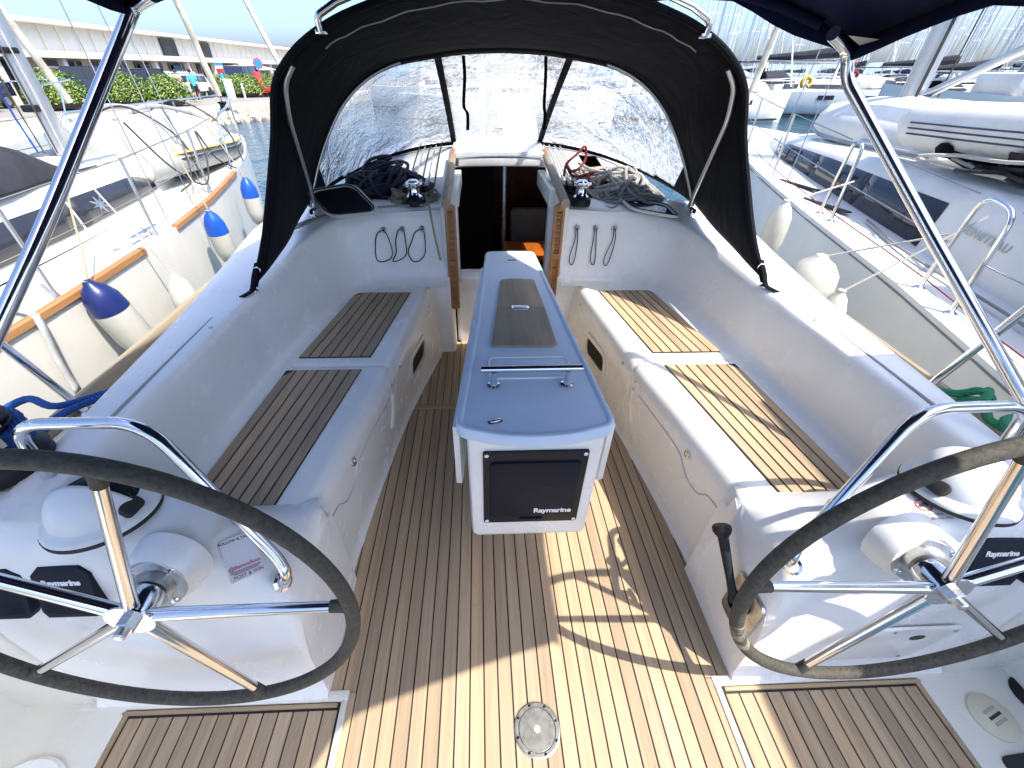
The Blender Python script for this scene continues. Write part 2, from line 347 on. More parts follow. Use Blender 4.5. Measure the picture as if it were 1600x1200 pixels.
# --- helm floor mouldings and side panels
hf = thing('helm_floor', 'white moulded helm floor with teak inlays either side of the sole', 'floor', (0, 0, 0), kind='structure')
for s in (1, -1):
    g = G()
    g.box((s*.600, -.06, -.006), (.020, 1.08, .024), bev=.005)
    g.box((s*1.0, .492, -.0065), (.82, .030, .022), bev=.004)
    g.box((s*1.60, 0, -.007), (.66, 1.05, .020), bev=.004); g.box((s*1.80, -.05, .28), (.30, 1.15, .70), bev=.05, seg=3); g.box((s*1.55, .62, .35), (.40, .25, .78), bev=.05, seg=3)
    g.build('floor_moulding', M['gelcoat_cream'], hf)
    pan = G(); pan.add([(s*.612, -.6, -.003), (s*1.268, -.6, -.003), (s*1.268, .476, -.003), (s*.612, .476, -.003)], [(0, 1, 2, 3)]); pan = pan.build('caulk_bed', M['caulk'], hf, False)
    g = G(); g.box((s*.95, .468, -.003), (.66, .012, .012), bev=.003); g.box((s*1.262, -.05, -.003), (.014, 1.03, .012), bev=.003)
    g.build('trim', M['teak_x'], pan)
    for i in range(14):
        x = .638+i*PIT
        if x > 1.25: break
        plank(pan, s*x, -.55, 1.005, 0)
# --- benches: front face + seat as one loft
ST = [.62, .70, .8, .95, 1.1, 1.25, 1.4, 1.52, 1.575, 1.59, 1.60, 1.61, 1.62, 1.635, 1.70, 1.85, 2.0, 2.15, 2.3, 2.45, 2.60]
botP = [(1.13, .60), (1.12, .8), (1.10, 1.2), (1.07, 1.6), (1.02, 2.05), (.97, 2.28), (.87, 2.43), (.72, 2.50), (.56, 2.52), (.36, 2.53)]
topP = [(1.145, .60), (1.14, .8), (1.13, 1.2), (1.12, 1.6), (1.11, 2.0), (1.075, 2.28), (.965, 2.49), (.78, 2.565), (.58, 2.585), (.345, 2.595)]
topZ = [.80, .81, .82, .825, .845, .875, .912, .935, .945, .95]
outP = [(1.255, .60), (1.265, .8), (1.295, 1.2), (1.335, 1.6), (1.385, 2.05), (1.40, 2.5), (1.25, 2.72), (.9, 2.75), (.62, 2.75), (.345, 2.75)]
outZ = [.80, .81, .82, .825, .845, .89, .945, .965, .97, .97]
def botX(y):
    return interp([(b[1], b[0]) for b in botP[:6]], y)
def dip(y): return math.exp(-((y-1.605)/.011)**2)*.009
def bench_rows():
    rows = []
    for y in ST:
        n_ = interp(noseX, y); w_ = interp(soleW, y); d = dip(y)
        row = [(w_-.012+d*0, y, -.012), (w_-.006, y, .004), (w_+.002, y, .02), (w_+.004, y, .06)]
        for t in (.25, .5, .75, 1): row.append((lerp(w_+.004, n_+.004, t)+d*.5, y, lerp(.06, .44, t)))
        for a in (15, 35, 55, 75, 90): row.append((n_+.004+.055*(1-math.cos(R(a)))+d*.7, y, .44+(SEAT-.44)*math.sin(R(a))-d*.7))
        bx_ = (botX(y) if y < 2.28 else .98)+.05
        for t in (.12, .3, .6, 1): row.append((lerp(n_+.059, bx_, t), y, SEAT-d))
        rows.append([Vector(p) for p in row])
    return rows
mould = thing('cockpit_moulding', 'glossy white cockpit moulding with side benches coamings and helm pods', 'cockpit', (0, 1.5, 0), kind='structure')
bpart = {}
for s in (1, -1):
    g = G(); g.grid(bench_rows());  g = g if s > 0 else g.mirror()
    bpart[s] = g.build('bench', M['gelcoat'], mould)
# --- backrest / coaming / bulkhead sweep
def res_path(P, n=6):
    return catmull([(p[0], p[1], (p[2] if len(p) > 2 else 0)) for p in P], n)
b3 = res_path([(x, y, 0) for x, y in botP]); t3 = res_path([(x, y, z) for (x, y), z in zip(topP, topZ)]); o3 = res_path([(x, y, z) for (x, y), z in zip(outP, outZ)])
rows = []
for b_, t_, o_ in zip(b3, t3, o3):
    b_ = Vector((b_.x, b_.y, SEAT)); up = (t_-b_); inn = Vector((t_.x-o_.x, t_.y-o_.y, 0)); inn = inn.normalized() if inn.length > 1e-4 else Vector((-1, 0, 0))
    d = dip(b_.y) if b_.x > .9 else 0
    row = [b_+inn*.06+Vector((0, 0, -.004)), b_+inn*.035+Vector((0, 0, .002)), b_+inn*.016+Vector((0, 0, .012)), b_+up*.10+inn*.002]
    for t in (.22, .4, .6, .78, .88): row.append(b_+up*t-inn*d)
    row += [t_+Vector((0, 0, -.014))-inn*(.004+d), t_+Vector((0, 0, -.004))-inn*(.012+d), t_-inn*.028-Vector((0, 0, d))]
    for t in (.45, .8): row.append(t_.lerp(o_, t)-inn*.0-Vector((0, 0, d)))
    row += [o_+Vector((0, 0, -.002)), o_-inn*.015+Vector((0, 0, -.012)), o_-inn*.022+Vector((0, 0, -.04)), o_-inn*.03+Vector((0, 0, -.14))]
    rows.append(row)
cpart = {}
for s in (1, -1):
    g = G(); g.grid(rows); g = g if s > 0 else g.mirror()
    cpart[s] = g.build('coaming', M['gelcoat'], mould, ang=60)
# --- side deck, toe rail
for s in (1, -1):
    ys = [-1.5, 0, .62, 1.2, 1.8, 2.4, 3.2, 4.2, 5.4, 6.6, 7.4]
    xo = [1.60, 1.62, 1.61, 1.61, 1.63, 1.63, 1.58, 1.42, 1.08, .6, .12]
    zs = [.60, .60, .60, .605, .61, .62, .64, .67, .71, .76, .80]
    g = G(); g.grid([[Vector((s*(.3 if y > 5.3 else 1.0 if y > 2.7 else 1.28 if y > .62 else x-.06), y, z+.01)), Vector((s*(min(1.35, x-.05) if y > .62 else x-.04), y, z)), Vector((s*(x-.02), y, z)), Vector((s*(x-.002), y, z+.02)), Vector((s*(x+.004), y, z-.05)), Vector((s*(x*.98), y, 0)), Vector((s*x*.85, y, WT-.2))] for x, y, z in zip(xo, ys, zs)])
    g.build('hull_side', M['gelcoat_cream'], mould, ang=30)
    g = G(); pts = catmull([(s*(x-.012), y, z+.045) for x, y, z in zip(xo[:8], ys, zs)], 5)
    rows2 = [[p+Vector(q) for q in ((-.016, 0, -.03), (-.015, 0, .002), (-.010, 0, .008), (.010, 0, .008), (.015, 0, .002), (.016, 0, -.03))] for p in pts]
    g.grid(rows2, cv=True); g.build('toe_rail', M['teak_grey'], mould, ang=50)
# foredeck
g = G(); g.grid([[Vector((-x, y, z)), Vector((-x*.5, y, z+.04)), Vector((0, y, z+.05)), Vector((x*.5, y, z+.04)), Vector((x, y, z))] for x, y, z in zip(xo[8:], ys[8:], zs[8:])]); g.build('foredeck', M['nonskid'], mould)
# --- coachroof (grid with hatch slot and a hole added to let sun onto the saloon table)
def roofz(x, y):
    t = max(0, min(1, (y-2.55)/1.3)); base = .955+.165*(t*t*(3-2*t))
    if y > 4.6: base -= (y-4.6)*.13
    return base-.07*(x/1.1)**2-(.35*max(0, abs(x)-1.02)**1.5*3)
XS = [-1.28, -1.22, -1.15, -1.05, -.9, -.76, -.62, -.48, -.325, 0, .325, .48, .62, .76, .9, 1.05, 1.15, 1.22, 1.28]
YS = [2.58, 2.7, 2.85, 3.0, 3.12, 3.3, 3.45, 3.62, 3.8, 4.1, 4.5, 4.9, 5.3, 5.7]
vsr = []; idx = {}; fr_ = []
for j, y in enumerate(YS):
    for i, x in enumerate(XS):
        tap = 1 if y < 3.6 else 1-(y-3.6)*.16
        idx[i, j] = len(vsr); vsr.append(Vector((x*tap, y, roofz(x, y)-(.30 if abs(x) > 1.25 else .14 if abs(x) > 1.2 else .03 if abs(x) > 1.13 else 0))))
for j in range(len(YS)-1):
    for i in range(len(XS)-1):
        if XS[i] >= -.33 and XS[i+1] <= .33 and YS[j+1] <= 3.31: continue
        if .61 < XS[i] < .63 and .75 < XS[i+1] < .77 and 3.29 < YS[j] < 3.46: continue
        fr_.append((idx[i, j], idx[i+1, j], idx[i+1, j+1], idx[i, j+1]))
g = G(); g.add(vsr, fr_); g.build('coachroof', M['nonskid'], mould, ang=50)
# --- pods behind the wheels
def hpod(x): return interp([(.655, .44), (.662, .50), (.672, .525), (.69, .55), (.715, .572), (.75, .60), (.79, .635), (.82, .675), (.85, .715), (.88, .735), (.94, .75), (1.0, .76), (1.1, .775), (1.2, .79), (1.34, .80), (1.36, .79)], x)
rows = []
for x in (.652, .656, .662, .672, .69, .715, .75, .775, .80, .82, .84, .86, .88, .90, .92, .95, 1.0, 1.1, 1.2, 1.28, 1.34, 1.36):
    h = hpod(x); k_ = h/.76
    bmp = lambda y, z: y-.035*math.exp(-((x-.88)/.085)**2-((z-.67)/.10)**2)
    rows.append([Vector((x, bmp(y, z), z)) for y, z in ((.482, -.01), (.487, .012), (.50, .03), (.503, .15*k_), (.506, .30*k_), (.508, .42*k_), (.516, .50*k_), (.528, .58*k_), (.543, .66*k_), (.555, .70*k_), (.575, h-.018), (.600, h-.004), (.64, h), (.69, h-.003), (.725, lerp(h, SEAT, .07)), (.75, lerp(h, SEAT, .2)), (.775, lerp(h, SEAT, .42)), (.80, lerp(h, SEAT, .68)), (.825, lerp(h, SEAT, .9)), (.84, min(h, SEAT)), (.87, min(h-.01, SEAT-.012)), (.875, min(h-.06, .3)), (.877, -.01))])
from mathutils.bvhtree import BVHTree
pg = G(); pg.grid(rows); POD = BVHTree.FromPolygons(pg.v, pg.f)
def pod_hit(s, x, y):
    h_ = POD.ray_cast(Vector((abs(x), y, 2)), Vector((0, 0, -1))); p_, n_ = h_[0], h_[1]
    if n_.z < 0: n_ = -n_
    return (p_, n_) if s > 0 else (mir(p_), mir(n_))
for s in (1, -1):
    g = G(); g.grid(rows); g.f.append(tuple(range(len(rows[0])))); g = g if s > 0 else g.mirror()
    g.build('helm_pod', M['gelcoat'], mould, ang=50)
    # bulge round the wheel shaft
    Mx = frame((s*.882, .512, .680), (1, 0, 0), (0, -1, .18))
    g = G(); g.lathe([(.088, -.06), (.080, -.026), (.072, -.008), (.066, 0), (.0, 0)], Mx, 32, False); g.build('shaft_boss', M['gelcoat'], mould)
# --- bench seat inlays
def inlay(s, ya, yb, ina, inb, outa, outb):
    base = G(); base.prism([(s*ina, ya), (s*outa, ya), (s*outb, yb), (s*inb, yb)] if s > 0 else [(s*inb, yb), (s*outb, yb), (s*outa, ya), (s*ina, ya)], SEAT+.0005, SEAT+.003)
    pan = base.build('caulk_bed', M['caulk'], mould, False)
    n = 7
    rot = math.atan2(-(inb-ina), (yb-ya)); L = math.hypot(inb-ina, yb-ya)
    for i in range(n):
        ga = G(); e = .0035
        a0, a1 = lerp(ina, outa, i/n), lerp(ina, outa, (i+1)/n); b0, b1 = lerp(inb, outb, i/n), lerp(inb, outb, (i+1)/n)
        q = [(s*(a0+e), ya+.006), (s*(a1-e), ya+.006), (s*(b1-e), yb-.006), (s*(b0+e), yb-.006)]
        if i == n-1: q[2] = (s*(b1-.045), yb-.006); q.insert(2, (s*(b1+(a1-b1)*.08-e), yb-.055))
        q = [Vector((x_, y_, 0)) for x_, y_ in q]; c_ = sum(q, Vector())/len(q)
        ga.prism([(p-c_)[:2] for p in (q if s > 0 else q[::-1])], 0, .0055, bev=.0008, seg=1)
        o = bpy.data.objects.new('plank', mesh_of('plank', ga.v, ga.f, M['teak'], False)); o.location = (c_.x, c_.y, SEAT+.0025); link(o, pan)
for s in (1, -1):
    inlay(s, 1.665, 2.375, .668, .572, 1.0, .895)
    inlay(s, .825, 1.565, .795, .688, 1.072, 1.02)
# --- small marks of the moulding
for s in (1, -1):
    def fx(y, z): return s*(lerp(interp(soleW, y)+.004, interp(noseX, y)+.004, (z-.06)/.38)-.0015)
    # locker lid outline on the bench front
    g = G(); pts = [(fx(y, z), y, z) for y, z in ((1.50, .40), (1.3, .395), (1.17, .39), (1.13, .375), (1.10, .345), (1.06, .32), (1.00, .32), (.97, .345), (.94, .37), (.86, .375), (.80, .375))]
    g.tube(catmull(pts, 4), .0035, 6); g.build('lid_seam', M['frame_grey'], bpart[s])
    g = G(); pts = [(fx(y, z), y, z) for y, z in ((1.545, .40), (1.56, .30), (1.555, .20), (1.55, .17))]
    g.tube(catmull(pts, 4), [.011]*9+[.009, .007, .004, .002], 8); g.build('drain_rib', M['gelcoat'], bpart[s])
    for y, z in ((1.10, .425), ):
        g = G(); Mx = frame((fx(y, z), y, z), (0, 1, 0), (-s, 0, .1)); g.lathe([(.019, -.004), (.019, .003), (.015, .006), (.0, .006)], Mx, 20, False); lk = g.build('lock', M['chrome'], bpart[s])
        g = G(); g.box((0, 0, .008), (.007, .024, .006), bev=.002); g.v = [Mx @ v for v in g.v]; g.build('lock_lever', M['chrome'], lk)
    for y, z in ((1.54, .45), (1.69, .45), (.79, .43), (2.36, .44), (1.9, .12)):
        g = G(); Mx = frame((fx(y, z), y, z), (0, 1, 0), (-s, 0, .25)); g.lathe([(.006, -.003), (.006, .002), (.003, .004), (0, .004)], Mx, 10, False); g.build('screw', M['brushed'], bpart[s])
    # framed opening in the bench front (speaker/cave locker), its inner shade a flat dark pane
    yc, zc = 2.05, .27
    Mx = frame((fx(yc, zc)-s*.001, yc, zc), (0, s*1, 0), Vector((-s*1, -.17, -.07)))
    ring = rrect(.30, .17, .05, 6); inner = rrect(.24, .11, .035, 6)
    g = G(); n = len(ring)
    g.grid([[Mx @ Vector((x, y, z)) for x, y in pts] for pts, z in ((ring, -.004), (ring, .006), (rrect(.28, .15, .045, 6), .009), (inner, .007), (inner, -.01))], cv=True); fo = g.build('recess_frame', M['gelcoat_cream'], bpart[s])
    g = G(); g.add([Mx @ Vector((x, y, .0005)) for x, y in inner], [tuple(range(n))]); g.build('recess_shade', M['dark_interior'], fo)
    # seam line on the coaming top
    g = G(); g.tube(catmull([(s*lerp(interp([(p[1], p[0]) for p in topP[:5]], y), interp([(p[1], p[0]) for p in outP[:5]], y), .36), y, .8235-max(0, 1.1-y)*.02-.004) for y in (.88, 1.0, 1.2, 1.35, 1.5)], 4), .005, 6); g.build('coaming_seam', M['rib_grey'], cpart[s])
    for y in (1.42, 1.78):
        g = G(); g.lathe([(.007, -.003), (.007, .002), (0, .004)], Matrix.Translation((s*1.16, y, interp([(p[1], z) for p, z in zip(topP[:5], topZ)], y)+.001)), 10, False); g.build('screw', M['brushed'], cpart[s])
# --- companionway bulkhead end faces, jambs, sill
g = G()
for s in (1, -1):
    g.box((s*.352, 2.64, .42), (.05, .20, 1.11), bev=.022, seg=3)
    g.box((s*.300, 2.74, .46), (.035, .10, 1.06), bev=.008)
g.box((0, 2.72, .22), (.60, .12, .50), bev=.01); g.box((0, 2.685, .50), (.57, .16, .035), bev=.012, seg=3)
for s in (1, -1): g.box((s*.43, 2.56, .27), (.19, .07, .58), bev=.012, seg=2)
g.build('companionway_frame', M['gelcoat'], mould)
g = G()
for s in (1, -1): g.box((s*.302, 2.99, .985), (.062, .62, .10), bev=.006); 
g.box((0, 3.31, 1.085), (.58, .03, .055), bev=.006); g.build('hatch_coaming', M['gelcoat'], mould)
# sliding hatch pushed forward with its grooves
hat = G()
for q, (z, y0) in enumerate(((1.118, 3.29), (1.134, 3.31))):
    hat.grid([[Vector((x, y, z+.016*(1-(x/.34)**2)+(y-3.3)*.03)) for x in (-.34, -.25, -.12, 0, .12, .25, .34)] for y in (y0, 3.5, 3.85)])
    hat.grid([[Vector((x, y0, z-dz+.016*(1-(x/.34)**2))) for x in (-.34, -.25, -.12, 0, .12, .25, .34)] for dz in (0, .013)])
hat.build('sliding_hatch', M['plastic_white'], mould)
g = G(); g.lathe([(.055, 0), (.05, .012), (.03, .02), (0, .022)], Matrix.Translation((.06, 3.6, 1.155)) @ Matrix.Diagonal((1, .6, 1, 1)), 20, False); g.build('hatch_handle', M['paint_white'], mould)
# grab rails beside the hatch
for s, L1 in ((1, 'right'), (-1, 'left')):
    g = G(); g.tube([(s*.335, 2.47, 1.005), (s*.333, 2.7, 1.035), (s*.33, 3.0, 1.075), (s*.33, 3.28, 1.11)], .026, 12); 
    t = thing('hatch_rail', 'weathered grey hatch slide rail on the %s of the companionway' % L1, 'rail', (s*.33, 2.9, 1.0), 'rails beside the companionway')
    g.build('rail', M['teak_grey'], t)
    g = G(); g.tube([(s*.33, 3.28, 1.11), (s*.33, 3.42, 1.128)], .027, 12); g.build('rail_tip', M['varnished'], t)
    # louvred teak door leaf folded against the bulkhead
    t = thing('louvre_door', 'narrow louvred teak door folded open on the %s side of the companionway' % L1, 'door', (s*.32, 2.55, .3), 'folding companionway doors')
    Mx = frame((s*.322, 2.55, .66), (s*.55, .84, 0), (-s*.84*.6, -.8, 0)); Mx = frame((s*.318, 2.535, .66), (s*1, .25, 0), (0, -1, 0))
    g = G()
    for x in (-.024, .024): g.box((x, 0, 0), (.016, .64, .016), bev=.002)
    for y in (-.31, .31, .02): g.box((0, y, 0), (.04, .035, .014), bev=.002)
    g.v = [Mx @ v for v in g.v]; g.build('door_frame', M['varnished'], t)
    g = G(); g.box((0, 0, -.006), (.04, .60, .004)); g.v = [Mx @ v for v in g.v]; g.build('door_back', M['varnished'], t)
    for q in range(16):
        if .45 < (q+.5)/16 < .55: continue
        g = G(); g.box((0, -.28+q*.0365, .001), (.034, .022, .003), Matrix.Rotation(R(35), 4, 'X')); g.v = [Mx @ v for v in g.v]; g.build('slat', M['varnished'], t, False)
# --- cabin interior seen through the hatch
cab = thing('cabin_interior', 'dark mahogany saloon below seen through the companionway', 'cabin', (0, 3.5, -.6), kind='structure')
g = G(); g.box((0, 3.95, .2), (1.8, 2.3, 1.56)); g.f = [f for f in g.f]
# remove top and aft faces -> open shell
def keep(f):
    c_ = sum((g.v[i] for i in f), Vector())/len(f); return not (c_.z > .9 or c_.y < 2.9)
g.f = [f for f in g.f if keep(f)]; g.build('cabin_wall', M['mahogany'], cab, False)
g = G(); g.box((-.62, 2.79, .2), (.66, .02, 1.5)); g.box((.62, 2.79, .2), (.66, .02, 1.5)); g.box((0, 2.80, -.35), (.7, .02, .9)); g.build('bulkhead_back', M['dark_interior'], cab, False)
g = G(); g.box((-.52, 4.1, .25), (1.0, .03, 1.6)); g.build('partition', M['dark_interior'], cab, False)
g = G(); g.box((.08, 4.06, .3), (.035, .035, 1.6), bev=.006); g.build('post', M['brushed'], cab)
g = G(); g.box((.52, 4.5, .30), (.7, .10, .36), bev=.04); g.box((-.12, 3.35, .02), (.5, .4, .18), bev=.05); g.box((.30, 4.2, -.18), (.8, .5, .2), bev=.05); g.build('cushion', M['cushion'], cab)
g = G(); g.box((.42, 3.72, .30), (.72, .5, .03), bev=.01); g.build('saloon_table', M['table_orange'], cab)
# ================================================================ fittings in the cockpit
# --- cockpit table
t = thing('cockpit_table', 'pale grey drop leaf cockpit table with teak lid and chrome grab bar', 'table', (0, 1.55, 0))
TZ = .78
out = [(.02, 2.35), (-.118, 2.345), (-.175, 1.5), (-.232, .888), (-.10, .846), (0, .838), (.11, .846), (.242, .886), (.205, 1.5), (.158, 2.345), (.02, 2.35)]
outs = fillet([(x, y, 0) for x, y in out], .045, 6)[:-1]
def inset(pts, d):
    n = len(pts); o = []
    for i in range(n):
        tg = (pts[(i+1) % n]-pts[i-1]).normalized(); nn = Vector((tg.y, -tg.x, 0))
        o.append(pts[i]-nn*d)
    return o
rows = [[p+Vector((0, 0, z)) for p in inset(outs, d)] for d, z in ((.03, TZ-.05), (.010, TZ-.046), (0, TZ-.035), (0, TZ-.005), (.004, TZ+.002), (.010, TZ+.004), (.017, TZ+.002), (.022, TZ-.004), (.027, TZ-.004))]
g = G(); g.grid(rows, cv=True); n = len(outs); g.f.append(tuple(len(g.v)-n+i for i in range(n))); g.f.append(tuple(range(n))[::-1])
simple('table_gel', (.58, .69, .83), .38, var=.03); tt = g.build('table_top', M['table_gel'], t, ang=35)
g = G()
prof = [(.205, .742), (.205, .60), (.200, .42), (.195, .30), (.185, .285)]
def console(xs, ys0, ys1, z0, z1, taper=.0):
    gg = G(); rows = []
    for z in (z0, z0+.012, z0+.03, lerp(z0, z1, .5), z1):
        ins = .012 if z == z0 else .004 if z == z0+.012 else 0
        rr_ = []
        k_ = (z-z0)/(z1-z0)
        x0, x1 = xs; w0 = lerp(x1*.985, x1, k_)
        for x, y in ((-w0+.02, ys0), (-w0+.006, ys0+.006), (-w0, ys0+.02), (-w0*.55, ys1-.02), (-w0*.5, ys1), (w0*.5, ys1), (w0*.55, ys1-.02), (w0, ys0+.02), (w0-.006, ys0+.006), (w0-.02, ys0)):
            sx = (abs(x)-ins)/abs(x); rr_.append(Vector((x*sx+.008, y+(ins if y < 1 else -ins), z)))
        rows.append(rr_)
    gg.grid(rows, cv=True); gg.f.append(tuple(range(10))); gg.f.append(tuple(40+i for i in range(10))); return gg
console((-.205, .205), .872, 2.28, .262, .742).build('console', M['gelcoat'], t, ang=35)
for yy, ll in ((1.35, .45), (2.05, .20)):
    g = G(); g.box((.01, yy, .13), (.12, ll, .28), bev=.03, seg=3); g.build('foot', M['gelcoat'], t)
for s, x0, x1 in ((-1, -.232, -.185), (1, .248, .20)):
    g = G(); pts = [(0, 0), (1.28, 0), (1.28, -.20), (.03, -.275), (.012, -.27), (0, -.25)]
    Mx = frame((x0, .94, TZ-.045), (x1*.72-x0*.72, 1.28, 0), (s, 0, 0))
    g.prism([(a, b if s > 0 else b) for a, b in pts] , -.009, .009, frame((x0, .94, TZ-.045), (-(x0)*.42, 1.28, 0), Vector((1.28, x0*.42, 0)))); g.v = [Vector(v) for v in g.v]
    # keep the leaf hanging downwards
    zmax = max(v.z for v in g.v)
    if zmax > TZ: g.v = [Vector((v.x, v.y, 2*(TZ-.045)-v.z)) for v in g.v]
    g.build('leaf', M['gelcoat'], t)
# teak lid in two halves
for nm, q in (('front', [(-.112, 1.335), (-.098, 1.325), (.118, 1.322), (.132, 1.335), (.1255, 1.626), (-.0815, 1.630)]), ('rear', [(-.081, 1.634), (.125, 1.630), (.112, 1.92), (.10, 1.94), (.065, 1.935), (.045, 1.945), (.0, 1.945), (-.03, 1.94), (-.044, 1.935), (-.052, 1.92)])):
    g = G(); g.prism(q, TZ-.006, TZ+.0065, bev=.002); lid = g.build('lid', M['teak_grey'], t, ang=30)
g = G(); g.prism([(x*1.0+.02, y) for x, y in rrect(.075, .04, .012)], TZ+.0055, TZ+.009, Matrix.Translation((0, 1.632, 0)), bev=.0015); g.box((.02, 1.632, TZ+.012), (.06, .012, .006), bev=.002); g.build('lid_latch', M['chrome'], t)
g = G(); g.prism(rrect(.275, .125, .02), TZ-.0035, TZ-.001, Matrix.Translation((.014, 1.19, 0)), bev=.0015)
g.build('recess_pad', M['table_gel'], t)
g = G(); ring = rrect(.275, .125, .02, 5); g.tube([(x+.014, y+1.19, TZ-.001) for x, y in ring], .0035, 6, True); g.build('recess_edge', M['gelcoat'], t)
bar = G(); bar.tube([(-.152, 1.09, TZ+.062), (.172, 1.09, TZ+.062)], .0115, 14); bar = bar.build('grab_bar', M['chrome'], t)
for x in (-.112, .128):
    g = G(); g.lathe([(.021, 0), (.021, .003), (.012, .006), (.0105, .03), (.0105, .055)], Matrix.Translation((x, 1.09, TZ-.002)), 16, False); g.build('bar_post', M['chrome'], bar)
g = G(); g.prism(rrect(.046, .02, .0098, 6), 0, .003, Matrix.Translation((-.113, .915, TZ-.004)) @ Matrix.Rotation(R(14), 4, 'Z'), bev=.001); g.box((-.113, .915, TZ+.001), (.03, .007, .005), Matrix.Rotation(R(14), 4, 'Z'), bev=.001); g.build('turn_latch', M['chrome'], t)
g = G(); g.prism(rrect(.072, .034, .016, 6), 0, .004, Matrix.Translation((.022, 2.21, TZ-.004)), bev=.001); lt = g.build('finger_pull', M['paint_white'], t)
g = G(); g.prism(rrect(.05, .012, .0055, 5), 0, .001, Matrix.Translation((.022, 2.207, TZ+.0005))); g.build('pull_slot', M['print_black'], lt)
# chart plotter sun cover on the table end
t = thing('plotter_cover', 'black chart plotter sun cover on the aft end of the table', 'cover', (.008, .872, .53))
Mx = frame((.008, .8715, .530), (1, 0, 0), (0, -1, -.01))
g = G(); g.prism(rrect(.318, .345, .008, 3), 0, .008, Mx, bev=.003); g.build('surround', M['black_plastic'], t)
g = G(); g.prism(rrect(.275, .265, .012, 3), .0075, .016, Mx @ Matrix.Translation((0, .0, 0)), bev=.004); cv = g.build('cover', M['screen_plastic'], t)
g = G(); g.prism(rrect(.08, .012, .005, 3), .008, .017, Mx @ Matrix.Translation((-.0, -.148, 0)), bev=.002); g.build('finger_tab', M['black_plastic'], t)
for x in (-.148, .148):
    for y in (-.160, .160):
        g = G(); g.lathe([(.0065, .007), (.0065, .0095), (0, .0105)], Mx @ Matrix.Translation((x, y, 0)), 12, False); g.build('screw', M['paint_white'], t)
text('Raymarine', Mx @ Matrix.Translation((.068, -.098, .0166)), .031, M['print_white'], cv, bold=.0009, spacing=.95)
g = G(); g.tube(catmull([Mx @ Vector(p) for p in ((-.12, .03, .016), (-.02, .025, .016), (.06, .03, .016), (.10, .055, .016), (.11, .06, .016), (.115, .045, .016), (.12, .07, .016))], 5), .0006, 4); g.build('embossed_line', M['black_plastic'], cv)
# --- deck plate in the sole
t = thing('deck_plate', 'round stainless inspection plate screwed into the teak sole', 'deck plate', (0, .385, 0))
Mx = Matrix.Translation((0, .385, 0))
g = G(); g.lathe([(.070, -.002), (.070, .0025), (.066, .004), (.057, .004), (.0555, .002)], Mx, 48, False); g.build('flange', M['plate_metal'], t, ang=15)
g = G(); g.lathe([(.0545, .001), (.0545, .0032), (.0535, .0038), (.052, .0038), (0, .0038)], Mx, 48, False); pl = g.build('lid', M['plate_metal'], t, ang=10)
star = []
for i in range(16): star.append((math.cos(i*math.pi/8)*(.0105 if i % 2 else .0075), math.sin(i*math.pi/8)*(.0105 if i % 2 else .0075)))
g = G(); g.prism(star, .0039, .0055, Mx); g.build('key_socket', M['ivory_plastic'], pl, False)
for i in range(8):
    a = i*math.pi/4+.3; g = G(); g.lathe([(.0042, .003), (.0042, .0048), (0, .0055)], Mx @ Matrix.Translation((.062*math.cos(a), .062*math.sin(a), 0)), 10, False); g.build('screw', M['chrome'], t)
# --- steering wheels
def wheel(s, hub, label, spoke0, mottled=None):
    t = thing('steering_wheel', label, 'steering wheel', hub, 'twin steering wheels')
    Mx = frame(hub, (1, 0, 0), Vector((0, -math.cos(R(2.4)), math.sin(R(2.4)))))
    RR = .432; NS = 96
    pts = [Mx @ Vector((RR*math.cos(2*math.pi*i/NS), RR*math.sin(2*math.pi*i/NS), 0)) for i in range(NS)]
    g = G(); g.tube(pts, .0155, 14, True); rim = g.build('rim', M['leather'], t)
    # stitched seam along the inner side of the rim
    g = G(); zz = []
    for i in range(300):
        a = 2*math.pi*i/300; r_ = RR-.0150+(.0012 if i % 2 else -.0002); zz.append(Mx @ Vector((r_*math.cos(a), r_*math.sin(a), .004 if i % 2 else -.003)))
    g.tube(zz, .0011, 4, True); g.build('stitching', M['rope_black'], rim)
    if mottled:
        for a0, a1 in mottled:  # short rim arcs covered in a paler blotchy leather
            g = G(); g.tube([Mx @ Vector((RR*math.cos(R(a)), RR*math.sin(R(a)), 0)) for a in [a0+(a1-a0)*k/10 for k in range(11)]], .0162, 14); o = g.build('mottled_patch', M['leather_mottled'], rim); o['label'] = 'pale worn leather patch'
    for i in range(5):
        a = R(spoke0+72*i); d = Vector((math.cos(a), math.sin(a), 0))
        p0 = d*.028; p1 = d*(RR-.012)
        g = G(); g.tube([Mx @ (p0.lerp(p1, q)+Vector((0, 0, .004*(1-q)))) for q in (0, .06, .5, .94, 1)], [.0135, .0135, .012, .0105, .0105], 16); sp = g.build('spoke', M['chrome'], t)
        g = G(); g.tube([Mx @ (d*(RR-.040)), Mx @ (d*(RR-.006))], [.0125, .0138], 12); g.build('spoke_sleeve', M['leather'], sp)
    g = G(); g.lathe([(.030, -.045), (.034, -.03), (.034, .012), (.0, .012)], Mx, 24, False); hb = g.build('hub', M['chrome'], t)
    g = G(); g.lathe([(.046, .0125), (.046, .0165), (0, .0165)], Mx, 32, False); g.build('hub_disc', M['chrome'], hb)
    g = G(); g.lathe([(.019, .0165), (.019, .031), (.016, .033), (0, .033)], Mx, 6, False); g.lathe([(.011, .033), (.011, .047), (.008, .05), (0, .05)], Mx, 16, False); g.build('nut', M['brushed'], hb, ang=25)
    return t
wheel(-1, (-.862, .43, .712), 'port steering wheel with dark suede rim and five chrome spokes', 72)
wheel(1, (.842, .43, .712), 'starboard steering wheel with worn pale patches low on its suede rim', 33, [(197, 206), (209, 213)])
